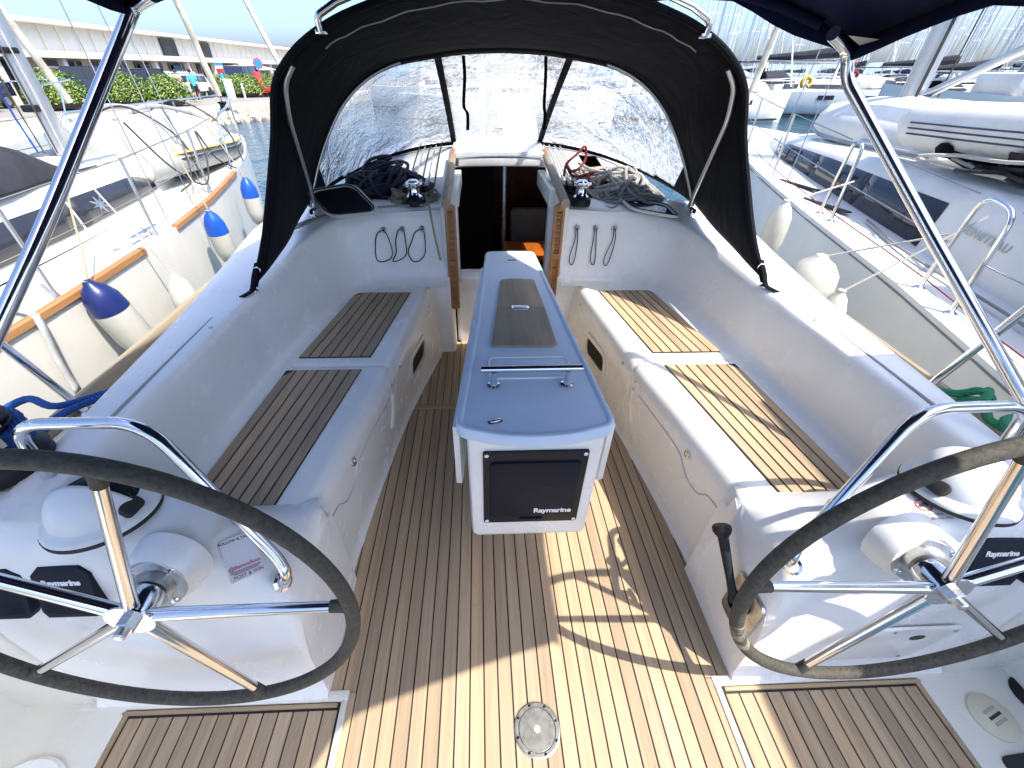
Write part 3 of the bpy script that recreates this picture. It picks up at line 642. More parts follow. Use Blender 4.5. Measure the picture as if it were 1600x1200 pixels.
for s, hub, lab in ((-1, (-.862, .43, .712), 'port'), (1, (.842, .43, .712), 'starboard')):
    t = thing('wheel_bearing', 'brushed round wheel shaft bearing flange bolted to the %s helm pod' % lab, 'bearing', (s*.865, .54, .66), 'wheel shaft bearings')
    hv = Vector(hub); base = Vector((s*.882, .508, .680)); ax = (hv-base).normalized(); Mx = frame(base, (1, 0, 0), ax)
    g = G(); g.lathe([(.064, -.01), (.064, .008), (.061, .012), (.044, .014)], Mx, 40, False); fl = g.build('flange', M['brushed'], t)
    g = G(); g.lathe([(.045, .013), (.041, .034), (.040, .042), (.03, .044)], Mx, 32, False); g.build('cone', M['brushed'], t)
    g = G(); g.lathe([(.031, .040), (.031, .06), (.02, .07)], Mx, 24, False); g.build('seal', M['rubber'], t)
    for i in range(4):
        a = R(40+90*i); g = G(); g.lathe([(.008, .011), (.008, .014), (.004, .016), (0, .016)], Mx @ Matrix.Translation((.054*math.cos(a), .054*math.sin(a), 0)), 12, False); g.build('bolt', M['chrome'], fl)
# --- chrome guard rails in front of the compasses
for s, lab in ((-1, 'port'), (1, 'starboard')):
    t = thing('guard_rail', 'bent chrome guard rail over the %s compass' % lab, 'guard rail', (s*.9, .65, .74), 'helm guard rails')
    pts = [(s*.655, .575, .565), (s*.638, .565, .60), (s*.655, .585, .635), (s*.86, .70, .985), (s*1.13, .705, .985), (s*1.205, .715, .73)]
    if s < 0: pts = [(s*.660, .575, .56), (s*.640, .568, .60), (s*.66, .590, .635), (s*.885, .705, .985), (s*1.165, .705, .985), (s*1.215, .725, .73)]
    g = G(); g.tube(fillet(pts, .075, 8), .0135, 14); g.build('rail', M['chrome'], t)
    for p, n_ in ((Vector((s*.668, .575, .55)), (-s*.8, -.3, .5)), (Vector((s*1.205, .718, .765)), (0, 0, 1))):
        g = G(); g.lathe([(.025, -.006), (.025, .004), (.018, .008)], frame(p, (0, 1, 0), n_), 20, False); g.build('foot_flange', M['chrome'], t)
    g = G(); g.tube([(s*.80, .69, .62), (s*.792, .685, .672), (s*.76, .66, .70), (s*.735, .635, .71)], .009, 10); g.build('stub', M['chrome'], t)
# --- compasses
for s, lab in ((-1, 'white hooded compass with its black dial showing on the port helm pod'), (1, 'white hooded compass closed by its cover on the starboard helm pod')):
    c = Vector((s*1.045, .645, .762)); t = thing('compass', lab, 'compass', c, 'helm compasses')
    Mx = Matrix.Translation(c) @ Matrix.Rotation(R(-8), 4, 'X')
    g = G(); g.lathe([(.112, -.01), (.112, .002), (.108, .010), (.094, .018), (.084, .03), (.080, .034)], Mx, 48, False); g.build('base_ring', M['plastic_white'], t)
    g = G(); g.lathe([(.113, -.012), (.114, -.003), (.112, -.002)], Mx, 48, False); g.build('gasket', M['rubber'], t)
    g = G(); g.lathe([(.078, .03), (.074, .05), (.060, .072), (.035, .086), (0, .092)], Mx, 40, False); dm = g.build('dial_dome', M['screen_plastic'], t)
    g = G()
    for i in range(24):
        a = R(i*15); g.box((.076*math.cos(a), .076*math.sin(a), .046), (.004, .004, .008))
    g.v = [Mx @ v for v in g.v]; g.build('dial_marks', M['print_black'], dm, False)
    # hood: part of a sphere turned over the aft side
    rows = []; a0, a1 = (-20, 72) if s < 0 else (-20, 178)
    for i in range(17):
        a = R(a0+(a1-a0)*i/16); rr_ = []
        for j in range(21):
            b_ = R(-90+180*j/20)
            rr_.append(Mx @ Vector((.094*math.sin(b_)*1.0, -.094*math.cos(b_)*math.cos(a), .018+.094*math.cos(b_)*max(0, math.sin(a))*.98)))
        rows.append(rr_)
    g = G(); g.grid(rows); hd = g.build('hood', M['plastic_white'], t, ang=60)
    sm = hd.modifiers.new('thick', 'SOLIDIFY'); sm.thickness = .003
    g = G(); g.prism(rrect(.035, .05, .012), -.004, .010, Mx @ Matrix.Translation((-s*.088, -.02, .03)) @ Matrix.Rotation(R(-s*50), 4, 'Y'), bev=.003); g.build('hood_catch', M['rubber'], t)
# --- instrument covers on the pod faces
for s, xs, lab in ((-1, (1.115, 1.270), 'port'), (1, (1.120, 1.275), 'starboard')):
    for q, x in enumerate(xs):
        t = thing('instrument_cover', 'black square instrument cover %s on the %s helm pod' % ('with white lettering nearest the wheel hub' if q == 0 else 'farthest outboard', lab), 'cover', (s*x, .55, .58), 'instrument sun covers')
        Mx = frame((s*x, .532, .625), (1, 0, 0), (0, -.93, .36))
        oc = [(-.066, -.05), (-.055, -.068), (.055, -.068), (.066, -.05), (.066, .05), (.045, .072), (-.045, .072), (-.066, .05)]
        g = G(); g.prism(oc, -.01, .016, Mx, bev=.006); cv = g.build('cover', M['cover_plastic'], t, ang=25)
        if q == 0: text('Raymarine', Mx @ Matrix.Translation((0, .030, .0165)), .021, M['print_white'], cv, bold=.0007, spacing=.95)
        g = G()
        for k_ in range(5): g.tube(catmull([Mx @ Vector((-.055+.11*u, -.02-.007*k_-.006*math.sin(u*3), .0164)) for u in (0, .3, .6, 1)], 3), .0007, 4)
        g.build('ribs', M['cover_plastic'], cv)
# --- printed stickers
t = thing('sticker', 'white sticker with black and red lettering on the port helm pod', 'sticker', (-.80, .62, .74))
pa = [pod_hit(-1, -.765+dx, .610+dy) for dx in (-.03, 0, .03) for dy in (-.015, .015)]; nS = sum((q[1] for q in pa), Vector()).normalized()
cS = pod_hit(-1, -.765, .610)[0]+nS*.006; Mx = frame(cS, (.62, .60, -.3), nS)
Mx = Mx @ Matrix.Scale(.82, 4)
g = G(); g.prism(rrect(.098, .130, .004), .0002, .0008, Mx @ Matrix.Translation((0, 0, 0))); g.build('label_paper', M['paper_white'], t)
text('FOLLOW & TAG US!', Mx @ Matrix.Translation((0, .055, .0012)), .0118, M['print_black'], t, depth=.0002, bold=.0002)
text('@BemoxBoot', Mx @ Matrix.Translation((0, -.026, .0012)), .0155, M['print_pink'], t, depth=.0002, bold=.0003)
text('POST & WIN', Mx @ Matrix.Translation((.004, -.055, .0012)), .0150, M['print_red'], t, depth=.0002, bold=.0001)
g = G()
for k_, (w_, y) in enumerate(((.088, -.0365), (.084, -.0405), (.07, -.0445))): g.box((0, y, .001), (w_, .0018, .0003))
g.v = [Mx @ v for v in g.v]; g.build('small_print', M['print_black'], t, False)
t = thing('warning_sticker', 'round red warning pictogram with two black text lines on the starboard pod', 'sticker', (.86, .62, .74))
pw, nw = pod_hit(1, .935, .610); Mx = frame(pw+nw*.001, (.92, -.10, .30), nw)
g = G(); g.lathe([(.0165, .0003), (.0165, .0009), (.0142, .0009), (.0142, .0003)], Mx, 32, False); g.box((0, 0, 0), (.028, .002, .0008)); g.v[-8:] = [Mx @ (Matrix.Rotation(R(-35), 4, 'Z') @ v + Vector((0, 0, .0008))) for v in g.v[-8:]]; g.build('ring', M['print_red'], t)
g = G(); g.box((-.006, -.001, .0009), (.008, .006, .0006)); g.box((.006, .003, .0009), (.009, .004, .0006), Matrix.Rotation(R(-30), 4, 'Z')); g.v = [Mx @ v for v in g.v]; g.build('pictogram', M['print_black'], t, False)
text('NE PAS TIRER...', Mx @ Matrix.Translation((.006, -.026, .0007)), .0075, M['print_black'], t, depth=.0002)
text('DO NOT PULL HERE...', Mx @ Matrix.Translation((.010, -.036, .0007)), .0075, M['print_black'], t, depth=.0002)
# --- throttle lever beside the starboard wheel
t = thing('throttle_lever', 'black engine throttle lever beside the starboard steering wheel', 'lever', (.66, .6, .30))
g = G(); g.prism(rrect(.13, .20, .02), 0, .012, frame((.652, .60, .27), (0, -1, 0), (-1, 0, 0)), bev=.004); g.build('plate', M['brushed'], t)
g = G(); g.lathe([(.034, 0), (.032, .03), (.02, .04)], frame((.642, .60, .30), (0, 1, 0), (-1, 0, 0)), 20, False); g.build('pivot', M['black_plastic'], t)
g = G(); g.tube([(.612, .60, .30), (.606, .645, .345), (.592, .735, .445)], [.015, .012, .016], 12); g.build('arm', M['black_plastic'], t)
g = G(); ax = Vector((-.014, .09, .1)).normalized(); g.lathe([(.014, -.01), (.022, .0), (.028, .012), (.028, .024), (.022, .03), (0, .031)], frame((.592, .738, .448), (1, 0, 0), ax), 20, False); g.build('knob', M['black_plastic'], t)
# --- access panel below the starboard wheel
t = thing('access_panel', 'white screwed access panel with finger hole under the starboard wheel', 'panel', (1.0, .50, .3))
Mx = frame((1.02, .4995, .235), (1, 0, 0), (0, -1, 0))
g = G(); g.prism([(-.15, -.10), (.12, -.10), (.15, -.08), (.20, .08), (.19, .10), (-.06, .10), (-.08, .09)], 0, .008, Mx, bev=.003); ap = g.build('panel', M['gelcoat'], t, ang=30)
g = G(); g.lathe([(.020, .0082), (0, .0084)], Mx @ Matrix.Translation((.09, .045, 0)) @ Matrix.Diagonal((1.2, .8, 1, 1)), 20, False); g.build('finger_hole', M['print_black'], ap)
for x, y in ((-.13, -.085), (.11, -.085), (.18, .085), (.0, .085)):
    g = G(); g.lathe([(.005, .007), (.005, .010), (0, .011)], Mx @ Matrix.Translation((x, y, 0)), 10, False); g.build('screw', M['brushed'], ap)
# --- round floor vents and the mat on the starboard side
t = thing('floor_vent', 'round cream slotted floor cap by the starboard teak panel', 'floor cap', (1.42, .34, 0)); Mx = Matrix.Translation((1.415, .365, .003))
g = G(); g.lathe([(.062, 0), (.062, .008), (.055, .013), (0, .014)], Mx, 40, False); cp = g.build('cap', M['ivory_plastic'], t)
for k_, (y, m_) in enumerate(((-.016, 'rib_grey'), (0, 'print_black'), (.016, 'rib_grey'))):
    g = G(); g.box((0, y, .0148), (.05, .007, .002)); g.v = [Mx @ (Matrix.Rotation(R(18), 4, 'Z') @ v) for v in g.v]; g.build('slot', M[m_], cp, False)
t = thing('black_filler_cap', 'round black filler cap with grey slot at the starboard helm', 'filler cap', (1.62, .4, 0)); Mx = Matrix.Translation((1.60, .415, .003))
g = G(); g.lathe([(.055, 0), (.055, .006), (.048, .010), (0, .010)], Mx, 32, False); cp = g.build('cap', M['black_plastic'], t); g = G(); g.box((0, 0, .0112), (.05, .006, .002)); g.v = [Mx @ (Matrix.Rotation(R(-30), 4, 'Z') @ v) for v in g.v]; g.build('slot', M['brushed'], cp, False)
t = thing('switch_cover', 'black rubber switch plate with a red button at the starboard helm floor', 'switch plate', (1.43, .2, 0)); Mx = Matrix.Translation((1.43, .205, .003)) @ Matrix.Rotation(R(4), 4, 'Z')
g = G(); g.prism(rrect(.17, .15, .02), 0, .012, Mx, bev=.005); cp = g.build('plate', M['rubber'], t); g = G(); g.lathe([(.014, .011), (.014, .017), (0, .018)], Mx @ Matrix.Translation((-.02, -.01, 0)), 16, False); g.build('button', M['paint_red'], cp)
t = thing('floor_hatch', 'round white moulded hatch at the port edge of the helm floor', 'hatch', (-1.45, .3, 0)); g = G(); g.lathe([(.10, 0), (.10, .012), (.09, .02), (0, .022)], Matrix.Translation((-1.42, .295, .003)) @ Matrix.Diagonal((1, .75, 1, 1)), 40, False); g.build('lid', M['gelcoat'], t)
# --- lanyard loops with grommets on the bulkhead
def wall_y(x): return interp([(p[0], p[1]) for p in sorted(zip([a[0] for a in topP], [a[1] for a in topP]))], x)
for s, xs, shp in ((-1, (.49, .605, .715), 'open'), (1, (.437, .55, .663), 'closed')):
    order = ('nearest the companionway', 'in the middle of the three', 'nearest the coaming')
    for q, x in enumerate(xs):
        z = .842
        def wy(zz, x=x):
            f_ = (zz-SEAT)/(.94-SEAT); return interp(sorted([(lerp(a[0], b_[0], f_), lerp(a[1], b_[1], f_)) for a, b_ in zip(botP, topP)]), x)-.008
        y = wy(z)-.004
        t = thing('lanyard', '%s %s, %s' % ('dark round cord loop on the port bulkhead' if s < 0 else 'thin hanging cord loop on the starboard bulkhead', 'with grommet', order[q]), 'lanyard', (s*x, y, z), 'cord loops on the bulkheads')
        Mx = frame((s*x, y+.004, z), (1, 0, 0), (0, -1, .15))
        g = G(); g.lathe([(.016, -.004), (.016, .004), (.012, .007), (.007, .005), (.006, .0)], Mx, 20, False); g.build('grommet', M['brushed'], t)
        yb = y-.012
        if s < 0:
            shapes = [[(0, 0), (-.045, -.02), (-.075, -.08), (-.10, -.14), (-.075, -.195), (-.03, -.19), (.005, -.15), (.012, -.08), (.010, -.02)], [(0, 0), (-.03, -.01), (-.05, -.07), (-.055, -.14), (-.08, -.19), (-.04, -.185), (.008, -.15), (.012, -.08), (.008, -.02)], [(0, 0), (-.04, -.02), (-.06, -.08), (-.065, -.17), (-.03, -.19), (.025, -.17), (.04, -.12), (.025, -.05), (.008, -.01)]]
            pts = [(s*x+a*.95, wy(z+b_*.95)-.004, z+b_*.95) for a, b_ in shapes[q]]
            g = G(); g.tube(catmull(pts, 5, True), .0032, 6, True)
        else:
            lean = (-.02, .0, -.035)[q]
            pts = [(s*x-.004, yb, z), (s*x-.008, yb, z-.07), (s*x-.014+lean*.7, yb, z-.15), (s*x-.008+lean, yb, z-.20), (s*x+.012+lean, yb, z-.21), (s*x+.016+lean*.6, yb, z-.16), (s*x+.010, yb, z-.07), (s*x+.004, yb, z)]
            pts = [(a, wy(c_)-.006, c_) for a, b_, c_ in pts]
            g = G(); g.tube(catmull(pts, 5), .0028, 6)
        g.build('cord', M['rope_black'], t)
t = thing('rope_tail', 'cream rope tail hanging down the port bulkhead beside the doorway', 'rope', (-.41, 2.5, .6))
g = G(); g.tube(catmull([(-.455, 2.62, 1.0), (-.44, 2.565, .985), (-.43, 2.545, .92), (-.415, 2.535, .8), (-.395, 2.53, .68), (-.393, 2.53, .665)], 5), .006, 8); g.build('tail', M['rope_cream'], t)
# ================================================================ dodger, bimini, winches, ropes
AH = [(0.0, 2.052, 1.87), (0.322, 2.052, 1.843), (0.591, 2.052, 1.778), (0.752, 2.052, 1.713), (0.871, 2.063, 1.638), (0.957, 2.079, 1.546), (1.0, 2.05, 1.38), (1.045, 1.97, 1.19), (1.085, 1.86, 1.0), (1.125, 1.745, 0.852)]
BH = [(0, 2.85, 1.70), (.22, 2.85, 1.692), (.42, 2.845, 1.668), (.60, 2.83, 1.635), (.76, 2.81, 1.565), (.89, 2.785, 1.46), (.98, 2.755, 1.34), (1.06, 2.72, 1.20), (1.11, 2.68, 1.08), (1.15, 2.64, .965)]
CB = [(0, 3.86, 1.135), (.20, 3.86, 1.13), (.40, 3.83, 1.118), (.60, 3.76, 1.10), (.78, 3.62, 1.075), (.93, 3.42, 1.045), (1.04, 3.18, 1.015), (1.11, 2.95, .99), (1.14, 2.80, .975), (1.152, 2.66, .96)]
def full(c, n=5):
    h = catmull(c, n); return [mir(p) for p in h[:0:-1]]+h
A_, B_, C_ = full(AH), full(BH), full(CB)
NU = len(A_)
dod = thing('dodger', 'black canvas sprayhood with clear vinyl windows over the companionway', 'sprayhood', (0, 2.7, 1.0))
rows = []
for k_ in range(11):
    v = k_/10; row = []
    for i in range(NU):
        p = A_[i].lerp(B_[i], v); c = Vector((0, p.y, 1.0)); d = (p-c).normalized()
        amp = .028*math.sin(v*math.pi)
        side = max(0, min(1, (1.55-p.z)/.4))
        wr = noise.noise(Vector((p.x*3, p.y*2.5, p.z*3)))*.022*side*math.sin(v*math.pi)**.5+noise.noise(Vector((p.x*9, p.y*3, p.z*2)))*.007*side
        row.append(p-d*(amp*.5)+d*wr)
    rows.append(row)
g = G(); g.grid(rows); cv = g.build('hood_canvas', M['canvas_black'], dod, ang=70); sm = cv.modifiers.new('thick', 'SOLIDIFY'); sm.thickness = .003
# rolled hem on the aft edge with pale piping underneath
g = G(); g.tube([p+Vector((0, -.004, -.006)) for p in A_], .013, 8); g.build('hem', M['canvas_black'], cv)
g = G(); g.tube([A_[i].lerp(B_[i], .16)+Vector((0, 0, -.020+.003*math.sin(i*1.7))) for i in range(NU) if abs(A_[i].x) < .80], .0028, 5); g.build('piping', M['rib_grey'], cv)
# forward part: windows and black borders
NV = 22
def W(i, v):
    p = B_[i].lerp(C_[i], v); bul = math.sin(v*math.pi)*.03*(1-abs(p.x)/1.2)
    return p+Vector((0, bul*.5, bul))
uid = [i for i in range(NU)]
def vi(k_): return k_/NV
canv = G(); panes = {'left': G(), 'middle': G(), 'right': G()}
for i in range(NU-1):
    xm = (B_[i].x+B_[i+1].x)/2
    for k_ in range(NV):
        q = [W(i, vi(k_)), W(i+1, vi(k_)), W(i+1, vi(k_+1)), W(i, vi(k_+1))]
        xc = abs(xm); end = min(i, NU-2-i)
        is_c = k_ < 1 or k_ >= NV-1 or .335 < xc < .40 or end < 9
        if end < 14 and k_ >= NV-2: is_c = True
        tgt = canv if is_c else panes['middle' if xc < .36 else 'left' if xm < 0 else 'right']
        tgt.add(q, [(0, 1, 2, 3)])
def weld(g_):
    me = {}; vs_ = []; mp = []
    for v in g_.v:
        kx = (round(v.x, 5), round(v.y, 5), round(v.z, 5))
        if kx not in me: me[kx] = len(vs_); vs_.append(v)
        mp.append(me[kx])
    g_.v = vs_; g_.f = [tuple(mp[i] for i in f) for f in g_.f]; return g_
cb_ = weld(canv).build('window_border', M['canvas_black'], dod, ang=70); sm = cb_.modifiers.new('thick', 'SOLIDIFY'); sm.thickness = .004
for nm in ('left', 'middle', 'right'):
    weld(panes[nm]).build('window', M['clear_vinyl'], dod, ang=80)
# zips beside the middle window
for s in (1, -1):
    g = G()
    for k_ in range(1, 34):
        v = k_/35; i = min(range(NU), key=lambda q: abs(B_[q].x-s*.352)); p = W(i, v)
        for dx in (-.006, .018): g.box(p+Vector((s*dx, -.008, .006)), (.006, .004, .008))
    g.build('zip', M['rib_grey'], cb_, False)
# frame tubes
for s in (1, -1):
    g = G(); g.tube(fillet([(s*.87, 2.09, 1.61), (s*.925, 2.105, 1.55), (s*.955, 2.14, 1.43), (s*1.065, 2.52, .975)], .12, 6), .0105, 10); g.build('hoop_tube', M['alu'], dod)
    g = G(); pts = [p for p in B_ if s*p.x > .56]; pts = pts if s > 0 else pts[::-1]; g.tube([p+Vector((-s*.012, -.022, -.014)) for p in pts], .0095, 10); g.build('bow_tube', M['alu'], dod)
    g = G(); g.box((s*1.075, 2.49, .95), (.03, .06, .05), bev=.006); g.build('hinge', M['chrome'], dod)
    # strap and pad eye at the aft foot
    g = G(); q = Vector((s*1.19, 1.85, .815)); rows2 = [[p+Vector((s*o_, 0, 0)) for o_ in (-.012, .012)] for p in catmull([(s*1.105, 1.79, .93), (s*1.12, 1.755, .88), (s*1.13, 1.73, .836), (s*1.135, 1.70, .832), (s*1.15, 1.665, .830)], 4)]
    g.grid(rows2); st_ = g.build('strap', M['canvas_black'], dod); sm = st_.modifiers.new('thick', 'SOLIDIFY'); sm.thickness = .004
    g = G(); g.tube([Vector((s*1.11+.014*math.cos(a), 1.775, .905+.012*math.sin(a))) for a in [k_*math.pi/5 for k_ in range(10)]], .003, 6, True); g.lathe([(.02, .826), (.02, .831), (.012, .835)], Matrix.Translation((s*1.13, 1.735, 0)), 16, False); g.build('buckle', M['chrome'], st_)
    # hanging roll-up tie in the middle window
    i = min(range(NU), key=lambda q: abs(B_[q].x-s*.215)); p = B_[i]
    g = G(); g.grid([[q_+Vector((o_, 0, 0)) for o_ in (-.009, .009)] for q_ in catmull([p+Vector((0, -.02, -.03)), p+Vector((.004, -.03, -.12)), p+Vector((.006*s, -.03, -.25)), p+Vector((.014, -.03, -.29)), p+Vector((.012, -.03, -.37))], 4)])
    tie = g.build('window_tie', M['canvas_black'], dod); sm = tie.modifiers.new('thick', 'SOLIDIFY'); sm.thickness = .003
# chrome handle on the aft hoop
hr = thing('dodger_handrail', 'curved chrome handrail along the top aft edge of the sprayhood', 'handrail', (0, 1.885, 1.85))
half = [(0.722, 2.044, 1.708), (0.726, 2.03, 1.753), (0.645, 2.028, 1.792), (0.484, 2.028, 1.84), (0.269, 2.028, 1.883), (0.0, 2.028, 1.905)]
path = fillet([Vector(p) for p in half[:3]], .03, 5)[:-1]+catmull([Vector(p) for p in half[2:]], 6)
g = G(); g.tube([mir(p) for p in path]+path[::-1][1:], .0125, 14); g.build('rail', M['chrome'], hr)
for s in (1, -1):
    g = G(); g.box((s*.7224, 2.047, 1.710), (.04, .03, .016), bev=.004); g.build('rail_foot', M['chrome'], hr)
# --- bimini
bim = thing('bimini', 'dark navy canvas bimini stretched above the helm', 'bimini', (0, .9, 1.9))
def bimp(u, v):   # u -1..1 across, v 0 aft..1 forward
    x = lerp(-1.06, .925, (u+1)/2)
    yf = interp([(-1.06, 1.50), (-.96, 1.72), (-.8, 2.04), (-.4, 2.12), (.25, 2.12), (.48, 1.98), (.62, 1.70), (.77, 1.57), (.925, 1.50)], x)  # front edge carried forward above view to keep sun off the port side
    ya = interp([(-1.06, -.65), (.1, -.65), (.3, -.27), (.6, -.155), (.925, -.03)], x)  # aft edge run farther back to port, unseen, to shade the helm floor
    y = lerp(ya, yf, v); ze = (1.672+min(.10, (1-v)*.40)) if u > 0 else (1.755+min(.08, (1-v)*.3))
    zc = 1.905+.03*math.sin(v*math.pi); a = abs(u); z = zc-(zc-ze)*a**(2.4 if u > 0 else 6)
    return Vector((x, y, z-.012*math.sin(a*math.pi)*math.sin(v*math.pi)-.014*math.sin(v*math.pi*2)**2))
g = G(); g.grid([[bimp(-1+2*i/40, k_/24) for i in range(41)] for k_ in range(25)]); bc = g.build('canopy', M['canvas_navy'], bim, ang=70); sm = bc.modifiers.new('thick', 'SOLIDIFY'); sm.thickness = .003
for nm, pts in (('front', [bimp(-1+2*i/40, 1) for i in range(41)]), ('side', [bimp(1, k_/24) for k_ in range(25)]), ('side', [bimp(-1, k_/24) for k_ in range(25)])):
    g = G(); rows2 = []
    for i, p in enumerate(pts):
        dz = .045+.010*math.sin(i*.9)+.012*noise.noise(p*6); inn = Vector((0, -.012, 0)) if nm == 'front' else Vector((-.012 if p.x > 0 else .012, 0, 0))
        rows2.append([p, p+inn*.4+Vector((0, 0, -dz*.5)), p+inn+Vector((0, 0, -dz))])
    g.grid(rows2); vl = g.build('valance', M['canvas_navy'], bim, ang=70); sm = vl.modifiers.new('thick', 'SOLIDIFY'); sm.thickness = .003
g = G(); g.add([(.83, 1.40, 1.680), (.90, 1.44, 1.662), (.905, 1.38, 1.672)], [(0, 1, 2)]); g.build('corner_patch', M['canvas_grey'], bim)
for s, top in ((1, [(.80, 1.42, 1.685), (.905, 1.485, 1.655), (.93, 1.475, 1.585), (1.10, 1.17, 1.265), (1.25, .792, .927), (1.36, .48, .66)]), (-1, [(-.95, 1.44, 1.745), (-1.04, 1.50, 1.73), (-1.06, 1.47, 1.69), (-1.15, 1.02, 1.30), (-1.24, .80, 1.08), (-1.40, .42, .68)])):
    g = G(); g.tube(fillet(top, .10, 6), .0165, 14); g.build('hoop_leg', M['chrome'], bim)
g = G(); g.tube([bimp(-1+2*i/20, .985)+Vector((0, 0, -.02)) for i in range(1, 20)], .0125, 10); g.build('hoop_sleeve', M['canvas_navy'], bim)
g = G(); g.tube([bimp(-1+2*i/20, .05)+Vector((0, 0, -.02)) for i in range(0, 21)], .0125, 10); g.build('hoop_bow', M['chrome'], bim)
tie = thing('corner_tie', 'red cord lashing on the starboard front corner of the bimini', 'cord', (.92, 1.48, 1.62))
g = G(); g.tube(catmull([(.90, 1.475, 1.655), (.925, 1.48, 1.645), (.91, 1.495, 1.63), (.94, 1.475, 1.622), (.915, 1.475, 1.612), (.945, 1.46, 1.60), (.93, 1.465, 1.575), (.935, 1.45, 1.56)], 5), .004, 6); g.build('lashing', M['rope_red'], tie)
# --- pushpit rails either side of the helm
for s, lab in ((1, 'starboard'), (-1, 'port')):
    t = thing('pushpit_rail', 'slanting stainless pushpit tube rising from the %s deck edge' % lab, 'rail', (s*1.52, 1.19, .64), 'pushpit tubes')
    x0 = 1.49 if s > 0 else 1.555
    g = G(); g.tube(fillet([(s*x0, 1.185, .62), (s*(x0+.01), 1.06, 1.16), (s*(x0+.06), .86, 1.26), (s*(x0+.08), -.8, 1.28)], .12, 6), .0125, 12); g.build('tube', M['chrome'], t)
    g = G(); g.lathe([(.03, 0), (.03, .006), (.018, .014)], Matrix.Translation((s*x0, 1.187, .612)), 16, False); g.build('base', M['chrome'], t)
# --- winches
def winch(c, label, r=.056, h=.125, group='winches', chrome=True):
    t = thing('winch', label, 'winch', c, group); Mx = Matrix.Translation(c)
    g = G(); g.lathe([(r*1.10, 0), (r*1.12, .004), (r*1.12, h*.24), (r*1.05, h*.29), (r*.84, h*.385)], Mx, 36, False); g.build('base', M['black_plastic'], t)
    g = G(); g.lathe([(r*.83, h*.383), (r*.72, h*.44), (r*.62, h*.50), (r*.60, h*.76), (r*.68, h*.80)], Mx, 36, False); g.build('drum', M['chrome'], t)
    g = G(); g.lathe([(r*.70, h*.80), (r*.80, h*.83), (r*.80, h*.86), (r*.66, h*.885), (r*.66, h*.90), (r*.80, h*.93), (r*.80, h*.96), (r*.6, h*1.0)], Mx, 36, False); g.build('jaw_ring', M['black_plastic'] if not chrome else M['chrome'], t)
    g = G(); g.lathe([(r*.6, h*.99), (r*.52, h*1.06), (r*.3, h*1.10), (r*.16, h*1.10), (r*.14, h*1.04), (0, h*1.04)], Mx, 24, False); g.box(Vector(c)+Vector((r*.7, -.01, h*.93)), (.03, .02, .016), bev=.004); g.build('cap', M['chrome'], t)
    return t
winch((-.53, 2.655, .957), 'chrome winch on the coachroof left of the companionway')
winch((.455, 2.645, .957), 'chrome winch on the coachroof right of the companionway')
winch((-1.335, .76, .80), 'black self tailing winch with blue line on the port coaming', .085, .15, chrome=False)
winch((1.40, .62, .79), 'black self tailing winch on the starboard coaming beside the helm', .085, .15, chrome=False)
# --- rope clutches
for s, x0, n_, lab in ((-1, -.60, 4, 'left'), (1, .375, 3, 'right')):
    t = thing('rope_clutch', 'black bank of rope clutches on the coachroof %s of the companionway' % lab, 'rope clutch', (x0+.09, 2.85, 1.0), 'rope clutch banks')
    for q in range(n_):
        z = roofz(x0+q*.042, 2.86)
        g = G(); g.box((x0+q*.042, 2.86, z+.035), (.036, .16, .065), bev=.008); b_ = g.build('clutch', M['black_plastic'], t)
        g = G(); g.box((x0+q*.042, 2.85, z+.073), (.022, .12, .012), Matrix.Rotation(R(4), 4, 'X'), bev=.004); g.build('handle', M['rib_grey'], b_)
    # lines leading forward under the sprayhood
    for q in range(n_+1):
        tt = thing('control_line', '%s control line running forward from the %s clutch bank, %s' % (('dark', 'white')[q % 2 if s < 0 else 1], lab, ('innermost', 'second inboard', 'third inboard', 'fourth inboard', 'outermost')[q if s > 0 else n_-q]), 'rope', (x0+q*.042, 3.2, 1.05), 'lines from the clutches')
        x = x0+q*.042-.004; g = G(); g.tube([(x, y, roofz(x, y)+.022) for y in (2.93, 3.1, 3.3, 3.6, 3.85)], .0048, 6); g.build('line', M[('rope_dark', 'rope_white')[q % 2 if s < 0 else 1]], tt)
# --- rope heaps
def heap(name, label, c, rx, ry, hz, loops, r, mat, seed, tails=(), turn=None):
    rr_ = random.Random(seed); pts = []
    for k_ in range(loops):
        ox, oy = rr_.uniform(-.35, .35)*rx, rr_.uniform(-.35, .35)*ry; a0 = rr_.uniform(0, 6.28); sc = rr_.uniform(.45, .85); el = rr_.uniform(.45, 1)
        ph = rr_.uniform(0, 3.14); n_ = 7
        for q in range(n_):
            a = a0+2*math.pi*q/n_; u, v = math.cos(a)*sc, math.sin(a)*sc*el
            x = ox+(u*math.cos(ph)-v*math.sin(ph))*rx; y = oy+(u*math.sin(ph)+v*math.cos(ph))*ry
            d = min(1, math.hypot(x/rx, y/ry)); zz = hz*(1-d*d)*rr_.uniform(.15, 1)*(k_+1)/loops
            X, Y_ = c[0]+x, c[1]+y
            pts.append((X, Y_, max(roofz(X, Y_), 0)+r*1.2+zz))
    t = thing(name, label, 'rope', c); g = G(); g.tube(catmull(list(tails)+pts, 5), r, 6); g.build('rope', M[mat], t); return t
heap('rope_heap', 'dark navy rope heaped beside the left winch under the sprayhood', (-.78, 2.98, 1.0), .30, .28, .20, 34, .0105, 'rope_navy', 3)
heap('rope_coil', 'cream rope coil beside the left winch and clutches', (-.635, 2.74, 1.0), .085, .10, .10, 14, .0065, 'rope_cream', 5)
heap('rope_coil', 'grey flecked line tangled behind the left winch', (-.62, 2.88, 1.0), .12, .10, .11, 6, .0065, 'rope_fleck', 9)
heap('rope_coil', 'cream line loop in front of the left clutch bank', (-.455, 2.75, 1.0), .09, .08, .07, 7, .007, 'rope_cream', 12)
